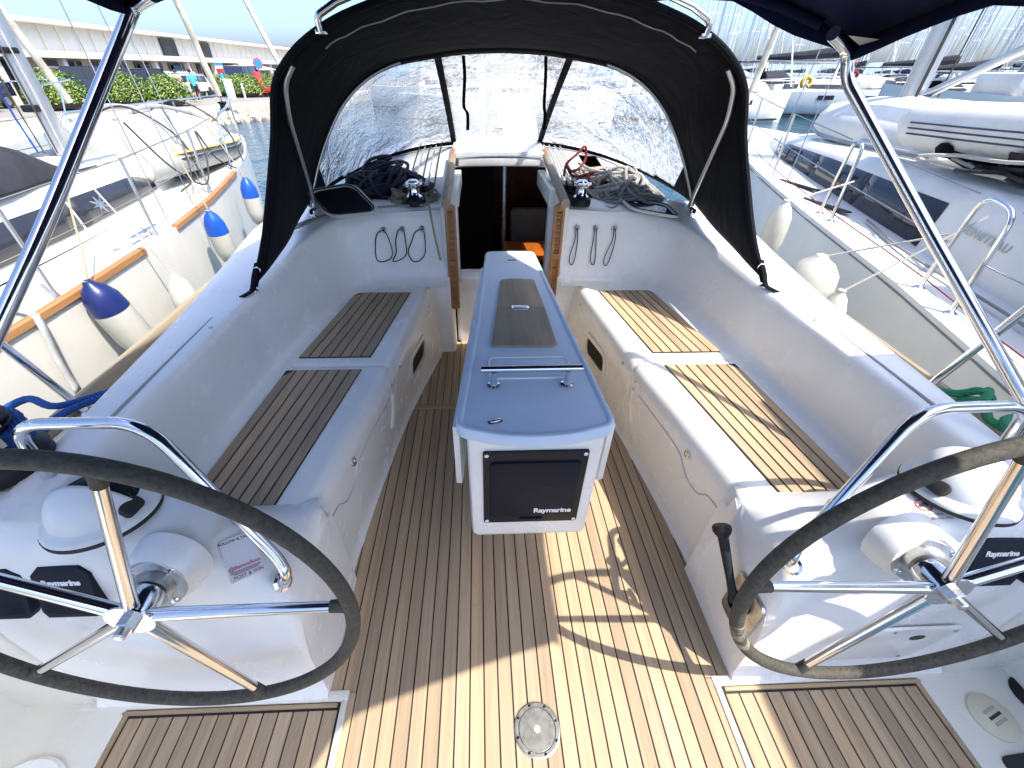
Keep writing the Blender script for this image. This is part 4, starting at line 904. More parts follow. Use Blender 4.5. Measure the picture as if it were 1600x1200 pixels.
heap('rope_heap', 'white rope heaped along the foot of the right window', (.80, 2.98, 1.0), .30, .26, .16, 26, .0105, 'rope_white', 21)
heap('rope_heap', 'grey rope heaped over the right deck hatch', (.82, 2.78, .98), .26, .17, .13, 24, .009, 'rope_grey', 33)
heap('rope_coil', 'red rope wound between the right clutches and the window', (.66, 2.98, 1.0), .20, .16, .10, 6, .008, 'rope_red', 41)
heap('rope_coil', 'thin dark line looped in front of the right clutch bank', (.44, 2.80, 1.0), .13, .12, .08, 7, .0055, 'rope_dark', 52)
heap('rope_coil', 'loose white rope loops standing above the right clutches', (.62, 3.12, 1.02), .2, .14, .14, 6, .009, 'rope_white', 61)
t = thing('red_rope_bight', 'red rope bight standing up over the right clutch bank', 'rope', (.45, 3.0, 1.05))
g = G(); g.tube(catmull([(.40, 2.95, 1.06), (.42, 3.0, 1.12), (.50, 3.1, 1.16), (.56, 3.15, 1.20), (.57, 3.14, 1.13), (.52, 3.05, 1.09), (.45, 2.98, 1.08), (.42, 3.02, 1.12), (.47, 2.98, 1.05), (.62, 3.0, 1.07), (.72, 3.0, 1.06)], 6), .0085, 7); g.build('rope', M['rope_red'], t)
t = thing('flecked_line', 'flecked line lying along the front edge of the left coachroof', 'rope', (-.8, 2.55, .95))
g = G(); g.tube(catmull([(-1.18, 2.40, .905), (-1.08, 2.48, .925), (-.95, 2.545, .945), (-.8, 2.585, .955), (-.6, 2.60, .963), (-.45, 2.61, .967)], 6), .007, 8); g.build('rope', M['rope_fleck'], t); g = G(); g.tube(catmull([(-1.2, 2.30, .895), (-1.10, 2.42, .915), (-.98, 2.50, .938), (-.82, 2.56, .952)], 6), .007, 8); g.build('rope', M['rope_fleck'], t)
# --- opening portlights in the coachroof ends
def port(name, label, cs, th, mat, up):
    P = [Vector(p) for p in cs]; c = sum(P, Vector())/4; nrm = (P[1]-P[0]).cross(P[3]-P[0]).normalized()
    if nrm.z < 0: nrm = -nrm
    t = thing(name, label, 'hatch', c)
    def loop(k_, dz, n=6, r=.25):
        q = [c+(p-c)*k_+nrm*dz for p in P]; o = []
        for i in range(4):
            a, b_, d = q[i-1], q[i], q[(i+1) % 4]
            for s_ in range(n+1):
                tt_ = s_/n; o.append((b_.lerp(a, r))*(1-tt_)**2+b_*2*tt_*(1-tt_)+b_.lerp(d, r)*tt_*tt_)
        return o
    g = G(); g.grid([loop(1, -th), loop(1.02, 0), loop(.98, .006), loop(.86, .004), loop(.83, -.004), loop(.83, -th)], cv=True); fr2 = g.build('frame', M[mat], t, ang=50)
    l = loop(.85, -.002); g = G(); g.add(l, [tuple(range(len(l)))]); g.build('pane', M['dark_glass' if up else 'window_black'], t)
    l2 = loop(.90, .0055); g = G(); g.tube(l2, .004, 5, True); g.build('gasket', M['rubber'], fr2)
port('deck_hatch', 'tilted open hatch with grey frame and dark pane on the left coachroof', [(-1.14, 2.60, 1.045), (-.865, 2.62, 1.085), (-.69, 2.475, .96), (-.985, 2.45, .94)], .016, 'frame_grey', True)
port('deck_hatch', 'flat hatch with grey frame half covered by rope on the right coachroof', [(.70, 2.73, .985), (1.0, 2.66, .955), (1.02, 2.47, .925), (.745, 2.545, .955)], .01, 'frame_grey', False)
# --- blue and green dock lines
t = thing('blue_rope', 'bright blue rope led over the port coaming to the winch', 'rope', (-1.4, 1.0, .75))
g = G(); g.tube(catmull([(-1.28, 1.33, .66), (-1.36, 1.15, .74), (-1.43, 1.02, .78), (-1.52, 1.03, .80), (-1.60, .95, .76), (-1.58, .86, .70), (-1.50, .85, .72)], 6), .011, 8); g.tube(catmull([(-1.36, 1.15, .735), (-1.38, 1.0, .78), (-1.37, .90, .79), (-1.28, .79, .83)], 6), .011, 8)
for k_ in range(4): g.tube([(-1.37+.095*math.cos(a), .76+.095*math.sin(a), .85+k_*.016+.002*a) for a in [q*.3 for q in range(21)]], .011, 8)
g.build('rope', M['rope_blue'], t)
t = thing('green_rope', 'bright green rope knotted on the starboard deck edge', 'rope', (1.4, .95, .72))
kn = [(1.33, 1.30, .70), (1.36, 1.13, .73), (1.40, 1.03, .76), (1.42, .99, .80), (1.45, .97, .78), (1.44, 1.02, .74), (1.40, 1.0, .75), (1.41, .96, .79), (1.45, .99, .80), (1.43, .94, .75), (1.39, .88, .76), (1.42, .80, .77), (1.50, .76, .78), (1.54, .84, .78), (1.46, .90, .765), (1.38, .85, .775), (1.36, .76, .79), (1.42, .70, .80), (1.49, .66, .82)]
g = G(); g.tube(catmull(kn, 7), .0125, 8); g.build('rope', M['rope_green'], t)
# --- on the coachroof and foredeck ahead of the sprayhood
t = thing('mast', 'own silver mast rising from the coachroof ahead of the sprayhood', 'mast', (0.0, 5.35, 1.0))
g = G(); rows2 = []
for z in (.95, 3, 7, 12.5): rows2.append([Vector((.065*math.cos(a), 5.35+.10*math.sin(a), z)) for a in [k_*math.pi/8 for k_ in range(16)]])
g.grid(rows2, cv=True); g.build('spar', M['alu'], t)
for x in (-.085, .085):
    g = G(); g.tube([(x, 5.26, 1.05), (x*.9, 5.3, 7)], .005, 5); g.build('halyard', M['rope_white'], t)
t = thing('boom', 'furled mainsail in a pale bag along the boom above the sprayhood', 'boom', (0, 3.6, 2.75))
g = G(); g.tube([(0, 5.2, 2.72), (0, 1.7, 2.80)], .06, 10); g.build('spar', M['alu'], t)
g = G(); g.tube([(0, 5.2, 2.95), (0, 4, 3.0), (0, 2.6, 2.95), (0, 1.8, 2.88)], [.13, .19, .16, .07], 12); g.build('sail_bag', M['canvas_white'], t)
t = thing('mainsheet', 'mainsheet tackle and traveller on the coachroof beyond the middle window', 'mainsheet', (0.0, 4.15, 1.1))
g = G(); g.box((0, 4.15, 1.14), (1.1, .04, .035), bev=.006); g.build('traveller_track', M['alu'], t)
g = G(); g.box((.02, 4.15, 1.185), (.09, .05, .05), bev=.01); g.build('car', M['black_plastic'], t)
for k_ in range(4):
    g = G(); g.tube([(.0+.018*k_-.02, 4.15, 1.22), (.0+.010*k_, 4.0, 2.72)], .005, 5); g.build('part_of_rope', M['rope_white'], t)
t = thing('granny_bar', 'tall chrome hoop guarding the mast foot', 'guard rail', (0, 4.85, 1.1))
g = G(); g.tube(fillet([(-.30, 4.9, 1.08), (-.28, 4.85, 1.50), (.28, 4.85, 1.50), (.30, 4.9, 1.08)], .09, 6), .014, 10); g.build('hoop', M['paint_white'], t)
t = thing('foredeck_tender', 'white covered tender lashed upside down on the foredeck ahead', 'tender', (0, 6.3, .85))
rows2 = []
for y, w_, h in ((5.55, .36, .22), (5.62, .50, .38), (5.9, .58, .46), (6.4, .58, .48), (6.9, .50, .42), (7.2, .30, .28), (7.35, .08, .1)):
    rows2.append([Vector((w_*math.copysign(abs(math.cos(a))**.5, math.cos(a)), y, .84+h*math.sin(a)**.6)) for a in [max(0, math.pi*k_/14) if k_ < 14 else math.pi-1e-9 for k_ in range(15)]])
g = G(); g.grid(rows2); g.f.append(tuple(range(15))); g.build('cover', M['canvas_white'], t)
g = G(); g.tube(catmull([(-.6, 6.0, .88), (-.4, 6.0, 1.26), (0, 6.0, 1.32), (.4, 6.0, 1.26), (.6, 6.0, .88)], 4), .008, 6); g.build('lashing', M['rope_grey'], t)
# ================================================================ neighbouring boats
def hullrows(x0, st, flare=.86, zb=WT-.15):
    rows = []
    for y, hb, z in st:
        r_ = []
        for s, seq in ((-1, (1, 0)), (1, (0, 1))):
            pts = [(hb*flare*.92, zb), (hb*(flare+.04), WT+.12), (hb*(flare+.08), lerp(WT, z, .35)), (hb*.985, lerp(WT, z, .68)), (hb, z-.04), (hb, z)]
            if s < 0: r_ += [Vector((x0-a, y, b_)) for a, b_ in pts]
            else: r_ += [Vector((x0+a, y, b_)) for a, b_ in pts[::-1]]
        rows.append(r_)
    return rows
def rail_at(st, y): return interp([(a, b_) for a, b_, c in st], y), interp([(a, c) for a, b_, c in st], y)
# --- port neighbour
LX = -3.85
LS = [(-3.4, 1.15, .5), (-2.5, 1.25, .5), (-1, 1.33, .5), (1, 1.36, .51), (2.2, 1.36, .535), (3.2, 1.33, .57), (4.2, 1.21, .61), (5.2, 1.00, .655), (6.1, .74, .695), (6.9, .42, .73), (7.4, .18, .755), (7.68, .02, .77)]
lb = thing('sailing_yacht', 'white sailing yacht moored along the port side with a grey dinghy on its foredeck', 'sailing yacht', (LX, 2, WT))
g = G(); g.grid(hullrows(LX, LS)); g.build('hull', M['hull_white'], lb, ang=50)
g = G(); rows = []
for y, hb, z in LS: rows.append([Vector((LX+hb*f, y, z-.03+.05*(1-f*f))) for f in (-.985, -.6, -.3, 0, .3, .6, .985)])
g.grid(rows); g.build('deck', M['nonskid'], lb)
# coachroof
CR = [(-1.0, .80, .52, .90), (.5, .86, .52, .95), (2.0, .86, .545, .985), (3.2, .82, .58, .99), (4.2, .70, .615, .96), (4.9, .52, .645, .88), (5.4, .32, .665, .76), (5.6, .18, .675, .70)]
rows = []
for y, wd, z0, z1 in CR:
    rows.append([Vector((LX+x, y, z)) for x, z in ((-wd, z0), (-wd+.06, lerp(z0, z1, .75)), (-wd+.14, lerp(z0, z1, .93)), (-wd*.4, z1), (0, z1+.02), (wd*.4, z1), (wd-.14, lerp(z0, z1, .93)), (wd-.06, lerp(z0, z1, .75)), (wd, z0))])
g = G(); g.grid(rows); g.build('coachroof', M['hull_white'], lb, ang=45)
def crside(y, f, tbl, x0, sgn):   # point on coachroof side, f 0..1 height fraction of the steep part
    wd = interp([(a, b_) for a, b_, c, d in tbl], y); z0 = interp([(a, c) for a, b_, c, d in tbl], y); z1 = interp([(a, d) for a, b_, c, d in tbl], y)
    return Vector((x0+sgn*(wd-.06*f+.004), y, lerp(z0, lerp(z0, z1, .75), f)))
def band(name, y0, y1, f0, f1, tbl, x0, sgn, mat, parent, taper=0, n=10):
    rows = []
    for k_ in range(n+1):
        t_ = k_/n; y = lerp(y0, y1, t_); top = f1-taper*max(0, (t_-.75)/.25)*(f1-f0); rows.append([crside(y, f0+.0*(1-t_), tbl, x0, sgn), crside(y, lerp(f0, top, .5), tbl, x0, sgn), crside(y, top, tbl, x0, sgn)])
    gg = G(); gg.grid(rows); o = gg.build(name, M[mat], parent); sm = o.modifiers.new('thick', 'SOLIDIFY'); sm.thickness = .006; sm.offset = 1 if sgn < 0 else -1; return o
for y0, y1 in ((.6, 2.02), (2.05, 3.25), (3.28, 4.45)):
    o = band('window', y0, y1, .22, .86, CR, LX, 1, 'window_black', lb, .5 if y1 > 4 else 0)
g = G(); g.tube(catmull([(LX+.62, 1.0, 1.0), (LX+.62, 2.4, 1.01), (LX+.58, 3.6, 1.0), (LX+.50, 4.3, .975)], 4), .012, 8); g.build('grab_rail', M['alu'], lb)
g = G(); g.tube(catmull([(LX+.66, 1.2, .955), (LX+.66, 2.6, .975), (LX+.60, 3.9, .955)], 4), .008, 6); g.build('roof_track', M['rope_dark'], lb)
for ya, yb in ((.9, 3.02), (3.5, 5.3)):
    pts = []
    for k_ in range(13):
        y = lerp(ya, yb, k_/12); hb, z = rail_at(LS, y); pts.append(Vector((LX+hb-.005, y, z+.01)))
    g = G(); g.grid([[p+Vector(q) for q in ((-.03, 0, .0), (-.026, 0, .012), (-.018, 0, .018), (.006, 0, .018), (.018, 0, .010), (.020, 0, -.024), (.0, 0, -.028))] for p in pts], cv=True); g.f += [tuple(range(7)), tuple(12*7+i for i in range(7))]; g.build('rub_rail', M['varnished'], lb, ang=40)
# mast, rigging
g = G(); rows = [[Vector((LX+.055*math.cos(a), 4.4+.085*math.sin(a), z)) for a in [k_*math.pi/8 for k_ in range(16)]] for z in (.97, 3, 8, 12)]; g.grid(rows, cv=True); ms = g.build('mast', M['alu'], lb)
g = G(); g.box((LX, 4.29, 1.32), (.09, .09, .05), bev=.01); g.box((LX, 4.30, 1.7), (.13, .20, .04), bev=.01); g.build('mast_fitting', M['black_plastic'], ms)
for x, y0, r_, m_ in ((-.09, 4.28, .008, 'rope_blue'), (-.03, 4.27, .006, 'rope_dark'), (.07, 4.28, .006, 'rope_dark'), (.10, 4.32, .005, 'rope_white')):
    g = G(); g.tube(catmull([(LX+x, y0-.05, 1.0), (LX+x*1.2, y0-.06, 1.5), (LX+x*.8, y0-.02, 3), (LX+x*.6, y0, 8)], 3), r_, 6); g.build('halyard', M[m_], ms)
g = G(); g.tube([(LX, 4.30, 1.72), (LX-.05, 1.0, 1.78)], .05, 10); g.build('boom', M['alu'], lb)
g = G(); g.tube([(LX, 4.2, 1.88), (LX, 3.0, 1.97), (LX-.03, 1.2, 1.90)], [.09, .15, .09], 10); g.build('sail_bag', M['canvas_dark'], lb)
g = G(); g.tube([(LX, 7.6, .80), (LX, 7.38, 1.45), (LX, 4.5, 11.5)], .010, 6); fs_ = g.build('forestay', M['wire'], lb)
g = G(); rows = []
for k_ in range(80):
    t_ = k_/79; p = Vector((LX, 7.42, 1.28)).lerp(Vector((LX, 4.6, 11.2)), t_)
    rows.append([p+Vector((math.cos(a)*(.040+.006*math.sin(a+k_*1.3)), math.sin(a)*(.040+.006*math.sin(a+k_*1.3)), 0)) for a in [q*math.pi/5 for q in range(10)]])
g.v = []; g.f = []; g.grid(rows, cv=True); g.build('furled_sail', M['sail_cloth'], fs_)
g = G(); g.lathe([(.05, 0), (.075, .01), (.05, .03), (.05, .08), (.075, .10), (.05, .11)], Matrix.Translation((LX, 7.47, 1.10)), 16, False); g.build('furler_drum', M['black_plastic'], fs_)
for s in (1, -1):
    for y, tx in ((4.1, 0), (4.45, .0), (3.6, 0)):
        hb, z = rail_at(LS, y); g = G(); g.tube([(LX+s*(hb-.10), y, z), (LX+s*.25, 4.42, 9)], .0045, 5); g.build('shroud', M['wire'], lb)
# pulpit, stanchions, lifelines
for s in (1, -1):
    pts = []
    for y in (5.55, 6.1, 6.9): hb, z = rail_at(LS, y); pts.append(Vector((LX+s*max(hb-.05, .03), y, z+.52)))
    hb, z = rail_at(LS, 5.5); b0 = Vector((LX+s*(hb-.05), 5.45, z)); hb2, z2 = rail_at(LS, 6.9)
    g = G(); g.tube(fillet([b0, pts[0], pts[1], pts[2], Vector((LX+s*.06, 7.6, z2+.55))], .12, 5), .0125, 10); g.tube([Vector((LX+s*(hb2-.05), 6.9, z2)), pts[2]], .0125, 8); g.build('pulpit', M['chrome'], lb)
    for y in (-.5, 1.0, 2.3, 3.32, 4.5):
        hb, z = rail_at(LS, y); p = Vector((LX+s*(hb-.07), y, z)); g = G(); g.tube([p, p+Vector((0, 0, .53))], .011, 8); g.lathe([(.022, 0), (.022, .01), (.012, .05)], Matrix.Translation(p), 10, False); g.build('stanchion', M['alu'], lb)
    for h in (.27, .52):
        pts = []
        for y in (-2.4, -.5, 1.0, 2.3, 3.32, 4.5, 5.5): hb, z = rail_at(LS, y); pts.append(Vector((LX+s*(hb-.07), y, z+h)))
        g = G(); g.tube(pts, .0042, 5); g.build('lifeline', M['lifeline'], lb)
# sprayhood
rows = []
for y, w_, h in ((1.7, .80, .42), (2.3, .82, .45), (2.9, .78, .40), (3.35, .70, .22), (3.6, .62, .05)):
    rows.append([Vector((LX+w_*math.copysign(abs(math.cos(a))**.6, math.cos(a)), y, .97+h*abs(math.sin(a))**.7)) for a in [math.pi*k_/16 for k_ in range(17)]])
g = G(); g.grid(rows); g.build('sprayhood', M['canvas_dark'], lb, ang=60)
g = G(); rows = [[p+Vector((0, .004, .008)) for p in r_[4:13]] for r_ in rows[2:5]]; g.grid([[a.lerp(b_, q) for a, b_ in zip(rows[i], rows[i+1])] for i in range(2) for q in (.15, .85)][:2]); g.build('hood_window', M['window_black'], lb)
# blue line lying along the deck, white strap over the side, cleat
t = thing('deck_line', 'blue line lying along the port neighbour roof edge', 'rope', (LX+.7, 2, .97)); g = G(); g.tube(catmull([(LX+.73, .8, .93), (LX+.72, 2.0, .975), (LX+.66, 3.0, .985), (LX+.5, 3.9, 1.0)], 5), .012, 6); g.build('rope', M['rope_blue'], t)
t = thing('deck_line', 'dark looped lines hanging over the port neighbour rail near its bow', 'rope', (LX+1.1, 4.6, .9)); g = G(); g.tube(catmull([(LX+.9, 4.0, 1.25), (LX+1.0, 4.2, .9), (LX+1.12, 4.4, .72), (LX+1.05, 4.7, .9), (LX+.92, 4.9, 1.1), (LX+.98, 5.0, .85), (LX+1.05, 5.2, .72)], 6), .008, 6); g.build('rope', M['rope_dark'], t); g = G(); g.tube(catmull([(LX+.5, 5.2, 1.28), (LX+.75, 4.9, 1.0), (LX+.95, 4.5, .75), (LX+1.0, 4.2, .70)], 6), .008, 6); g.build('rope', M['rope_dark'], t)
hb, z = rail_at(LS, 2.0)
t = thing('webbing_strap', 'pale grey webbing strap hanging over the port neighbour topsides', 'strap', (LX+hb, 2.0, z)); g = G()
g.grid([[p+Vector((0, o_, 0)) for o_ in (-.022, .022)] for p in catmull([(LX+hb-.25, 2.15, z+.03), (LX+hb-.03, 2.08, z+.035), (LX+hb+.03, 2.04, z-.02), (LX+hb+.03, 2.0, z-.25), (LX+hb+.035, 1.98, z-.42)], 5)]); o = g.build('webbing', M['canvas_grey'], t); sm = o.modifiers.new('thick', 'SOLIDIFY'); sm.thickness = .005
t = thing('cleat', 'steel mooring cleat on the port neighbour deck edge', 'cleat', (LX+1.22, 3.27, .58)); g = G(); g.tube([(LX+1.2, 3.12, .615), (LX+1.2, 3.42, .625)], .013, 8); g.build('horns', M['chrome'], t)
for y in (3.22, 3.32):
    g = G(); g.tube([(LX+1.2, y, .56), (LX+1.2, y, .62)], .012, 8); g.build('post', M['chrome'], t)
t = thing('star_pinwheel', 'small silver star ornament on the port neighbour lifeline', 'ornament', (LX+1.27, 3.05, .95)); sp_ = []
for k_ in range(16): sp_.append((math.cos(k_*math.pi/8)*(.055 if k_ % 2 == 0 else .018), math.sin(k_*math.pi/8)*(.055 if k_ % 2 == 0 else .018)))
g = G(); g.prism(sp_, -.003, .003, frame((LX+1.285, 2.92, .90), (0, 1, .2), (1, -.3, .3))); g.build('star', M['brushed'], t, False)
# fenders
def fender(c, r_, L, mats, label, group, line_to=None, tilt=(0, 0)):
    t = thing('fender', label, 'fender', c, group); Mx = Matrix.Translation(c) @ Matrix.Rotation(tilt[0], 4, 'X') @ Matrix.Rotation(tilt[1], 4, 'Y')
    g = G(); g.lathe([(.0, -L/2-.03), (r_*.35, -L/2-.028), (r_*.75, -L/2+.01), (r_, -L/2+.10), (r_, L/2-.12)], Mx, 24, False); g.lathe([(r_, L/2-.12), (r_*.985, L/2-.10)], Mx, 24, False); g.build('body', M[mats[0]], t)
    g = G(); g.lathe([(r_*1.004, L/2-.115), (r_*.93, L/2-.03), (r_*.62, L/2+.035), (r_*.30, L/2+.065), (r_*.22, L/2+.085), (0, L/2+.088)], Mx, 24, False); g.build('end_cap', M[mats[1]], t)
    if line_to:
        top = Mx @ Vector((0, 0, L/2+.07)); e = Vector(line_to)
        g = G(); g.tube(catmull([top, top.lerp(e, .3)+Vector((.006, .004, 0)), top.lerp(e, .7), e], 4), .006, 6); g.tube([top+Vector((.018*math.cos(a), .018*math.sin(a), .01)) for a in [q*.8 for q in range(8)]], .006, 6, True); g.build('line', M['rope_cream' if mats[1] != 'fender_white' else 'rope_white'], t)
fender((-2.375, 2.40, .33), .10, .42, ('fender_white', 'fender_navy'), 'large white fender with dark blue top nearest on the port neighbour', 'port fenders', (LX+1.29, 2.75, 1.06), (R(8), R(-6)))
fender((-2.42, 3.80, .385), .085, .36, ('fender_white', 'fender_blue'), 'white fender with bright blue top in the middle of the port neighbour side', 'port fenders', (LX+1.23, 3.95, 1.1), (R(6), 0))
fender((-2.52, 4.75, .46), .08, .36, ('fender_white', 'fender_blue'), 'white fender with bright blue top nearest the port neighbour bow', 'port fenders', (LX+1.05, 4.9, 1.15))
fender((-2.36, 2.98, .14), .085, .36, ('fender_white', 'fender_white'), 'plain white fender with a cord bow low between the port hulls', 'port fenders', (LX+1.29, 2.9, 1.05))
# grey inflatable on its foredeck
t = thing('inflatable_dinghy', 'grey inflatable dinghy with tan stripe upturned on the port neighbour foredeck', 'dinghy', (-3.75, 5.5, .75))
rows = []
for k_, (y, w_, h) in enumerate(((4.55, .30, .20), (4.60, .44, .36), (4.85, .52, .46), (5.4, .54, .47), (5.9, .50, .42), (6.3, .40, .34), (6.58, .24, .22), (6.68, .08, .08))):
    rows.append([Vector((-3.72+w_*math.copysign(abs(math.cos(a))**.7, math.cos(a)), y, lerp(.80, .73, k_/7)+h*max(0, math.sin(a))**.75)) for a in [math.pi*(q/16) for q in range(17)]])
g = G(); g.grid(rows); g.f.append(tuple(range(17))); g.build('bottom', M['rib_grey'], t, ang=60)
g = G(); g.tube(catmull([(-3.28, 4.45, .84), (-3.20, 4.8, .85), (-3.18, 5.4, .84), (-3.24, 6.0, .81), (-3.42, 6.5, .79), (-3.72, 6.75, .79), (-4.02, 6.5, .79), (-4.2, 6.0, .8), (-4.26, 5.2, .84), (-4.2, 4.5, .84)], 5), .13, 14); tb = g.build('tube', M['rib_grey'], t)
g = G(); g.lathe([(.13, 0), (.11, .04), (.06, .10), (.03, .12), (0, .122)], frame((-3.28, 4.47, .84), (1, 0, 0), (-.15, -1, 0)), 16, False); g.build('tube_cone', M['rib_white'], tb)
g = G(); g.tube(catmull([(-3.155, 4.6, .915), (-3.07, 4.9, .925), (-3.055, 5.4, .915), (-3.12, 6.0, .885), (-3.32, 6.55, .865)], 5), .018, 6, flat=.5); g.build('rub_strip', M['yellow_foam'], tb)
g = G(); g.tube(catmull([(-3.15, 4.6, .87), (-3.05, 4.9, .875), (-3.04, 5.4, .865), (-3.10, 6.0, .84), (-3.31, 6.57, .82)], 5), .010, 6); g.build('rub_line', M['rope_dark'], tb)
for x in (-3.55, -3.95):
    g = G(); g.tube(catmull([(x, 4.75, 1.20), (x, 5.3, 1.28), (x, 5.9, 1.2), (x, 6.4, 1.05)], 4), .02, 6); g.build('keel_strip', M['rib_grey'], t)
t = thing('dinghy_lashing', 'dark lashing lines crossing over the grey upturned dinghy', 'rope', (-3.7, 5.3, 1.2)); 
for y in (4.95, 5.9): g = G(); g.tube(catmull([(-3.0, y-.1, .70), (-3.12, y, 1.0), (-3.4, y+.05, 1.22), (-3.72, y+.1, 1.29), (-4.1, y, 1.1), (-4.35, y, .75)], 5), .009, 6); g.build('rope', M['rope_dark'], t)
# --- starboard neighbour
RX = 4.0
RS = [(-3.2, 1.60, .46), (-1.5, 1.78, .46), (0, 1.84, .47), (1.36, 1.81, .50), (2.3, 1.66, .60), (3.48, 1.51, .70), (4.68, 1.28, .79), (5.8, .95, .85), (6.8, .55, .89), (7.5, .20, .91), (7.8, .02, .92)]
rb = thing('sailing_yacht', 'white sailing yacht moored along the starboard side with dark window band', 'sailing yacht', (RX, 2, WT))
g = G(); g.grid(hullrows(RX, RS, .93)); g.build('hull', M['hull_grey'], rb, ang=50)
rows = []
for y, hb, z in RS: rows.append([Vector((RX+hb*f, y, z-.01+.05*(1-f*f))) for f in (-.99, -.6, -.3, 0, .3, .6, .99)])
g = G(); g.grid(rows); g.build('deck', M['nonskid'], rb)
for dz, r_, m_ in ((-.33, .014, 'boot_black'), (-.035, .006, 'rope_grey')):
    pts = []
    for k_ in range(25):
        y = lerp(-2.5, 6.8, k_/24); hb, z = rail_at(RS, y); pts.append(Vector((RX-hb*(.978 if dz < -.2 else 1.0)-.002, y, z+dz)))
    g = G(); g.tube(pts, r_, 6); g.build('hull_stripe', M[m_], rb)
CR2 = [(-.6, 1.28, .47, 1.02), (1.0, 1.27, .49, 1.04), (2.2, 1.23, .58, 1.06), (3.1, 1.14, .665, 1.07), (4.2, .96, .755, 1.07), (5.2, .76, .82, 1.04), (5.9, .52, .855, .98), (6.3, .28, .87, .92)]
rows = []
for y, wd, z0, z1 in CR2:
    rows.append([Vector((RX+x, y, z)) for x, z in ((-wd, z0), (-wd+.06, lerp(z0, z1, .75)), (-wd+.14, lerp(z0, z1, .93)), (-wd*.4, z1), (0, z1+.02), (wd*.4, z1), (wd-.14, lerp(z0, z1, .93)), (wd-.06, lerp(z0, z1, .75)), (wd, z0))])
g = G(); g.grid(rows); g.f.append(tuple(range(9))); g.build('coachroof', M['hull_white'], rb, ang=45)
for y0, y1 in ((2.75, 3.55), (3.56, 4.4), (4.41, 5.45)): 
    o = band('window', y0, y1, .08, .93, CR2, RX, -1, 'window_black', rb, .35 if y1 > 5 else 0)
for y in (3.75, 4.85):
    p = crside(y, .5, CR2, RX, -1); q = crside(y+.1, .5, CR2, RX, -1); g = G(); Mx = frame(p+Vector((-.008, 0, 0)), q-p, (-1, -.15, .15)); g.tube([Mx @ Vector((a, b_, 0)) for a, b_ in rrect(.24, .12, .03)], .008, 5, True); g.build('portlight', M['black_plastic'], rb)
p = crside(2.38, .66, CR2, RX, -1); Mx = frame(p+Vector((-.006, 0, 0)), (-.0001-.05, -1, -.09), (-1, .05, .15))
text('BENETEAU', Mx, .062, M['rib_grey'], rb, bold=.001, spacing=1.15, depth=.001)
# cockpit coaming and windscreen slope at its aft end
g = G(); g.box((RX-1.22, .7, .70), (.22, 2.2, .5), bev=.08, seg=3); g.build('cockpit_coaming', M['hull_white'], rb)
# mast + boom + vang
g = G(); rows = [[Vector((RX-.05+.075*math.cos(a), 4.66+.11*math.sin(a), z)) for a in [k_*math.pi/8 for k_ in range(16)]] for z in (1.05, 3, 8, 13)]; g.grid(rows, cv=True); ms = g.build('mast', M['alu'], rb)
for x, y0, m_ in ((-.12, 4.5, 'rope_dark'), (-.10, 4.54, 'rope_dark'), (-.17, 4.6, 'rope_white'), (.08, 4.5, 'rope_dark')):
    g = G(); g.tube([(RX+x-.04, y0-.03, 1.1), (RX+x-.04, y0, 9)], .007, 5); g.build('halyard', M[m_], ms)
g = G(); g.tube([(RX-.05, 4.5, 1.45), (RX-.10, 3.0, 2.15)], .035, 10); g.build('vang', M['alu'], ms)
g = G(); g.tube([(RX-.05, 4.5, 2.25), (RX-.1, .5, 2.35)], .06, 10); g.build('boom', M['alu'], rb)
for s in (1, -1):
    for y in (4.2, 4.7): 
        hb, z = rail_at(RS, y); g = G(); g.tube([(RX+s*(hb-.12), y, z), (RX+s*.3-.05, 4.68, 10)], .005, 5); g.build('shroud', M['wire'], rb)
g = G(); g.tube([(RX, 7.7, .95), (RX-.05, 4.8, 12.5)], .045, 8); g.build('furled_sail', M['sail_cloth'], rb)
# deck rails: two inverted-U gates, stanchions, lifelines, red jackstay
def rdeck(y, ins=.10): hb, z = rail_at(RS, y); return Vector((RX-hb+ins, y, z))
for ya, yb in ((2.22, 1.95), (3.42, 3.25)):
    a, b_ = rdeck(ya), rdeck(yb); g = G(); g.tube(fillet([a, a+Vector((0, -.03, .52)), b_+Vector((0, .02, .52)), b_], .09, 6), .0125, 10); gt = g.build('gate_hoop', M['chrome'], rb)
    for q in (a, b_): g = G(); g.lathe([(.03, 0), (.03, .008), (.015, .018)], Matrix.Translation(q), 12, False); g.build('base', M['chrome'], gt)
for y in (.3, 4.5, 5.7):
    a = rdeck(y); g = G(); g.tube([a, a+Vector((0, 0, .52))], .011, 8); g.build('stanchion', M['alu'], rb)
for h in (.27, .52):
    for ys in ((-1.5, .3, 1.95), (2.22, 3.25), (3.42, 4.5, 5.7, 6.8)):
        g = G(); g.tube([rdeck(y)+Vector((0, 0, h)) for y in ys], .0042, 5); g.build('lifeline', M['wire'], rb)
pts = [rdeck(y, .155)+Vector((0, 0, .03)) for y in (-.5, .5, 1.36, 2.3, 3.48, 4.68, 5.6)]; g = G(); g.tube(catmull(pts, 3), .0042, 6); g.build('jackstay', M['rope_red'], rb)
g = G(); g.tube(catmull([rdeck(3.2, .35)+Vector((0, 0, .03)), rdeck(2.6, .28)+Vector((0, 0, .03)), rdeck(1.9, .33)+Vector((0, 0, .04)), rdeck(1.2, .36)+Vector((0, 0, .03))], 5), .009, 6); g.build('sheet', M['rope_grey'], rb)
g = G(); g.tube(catmull([(RX-.75, 2.6, 1.08), (RX-.75, 3.2, 1.12), (RX-.66, 4.3, 1.10)], 4), .011, 8); g.build('grab_rail', M['alu'], rb)
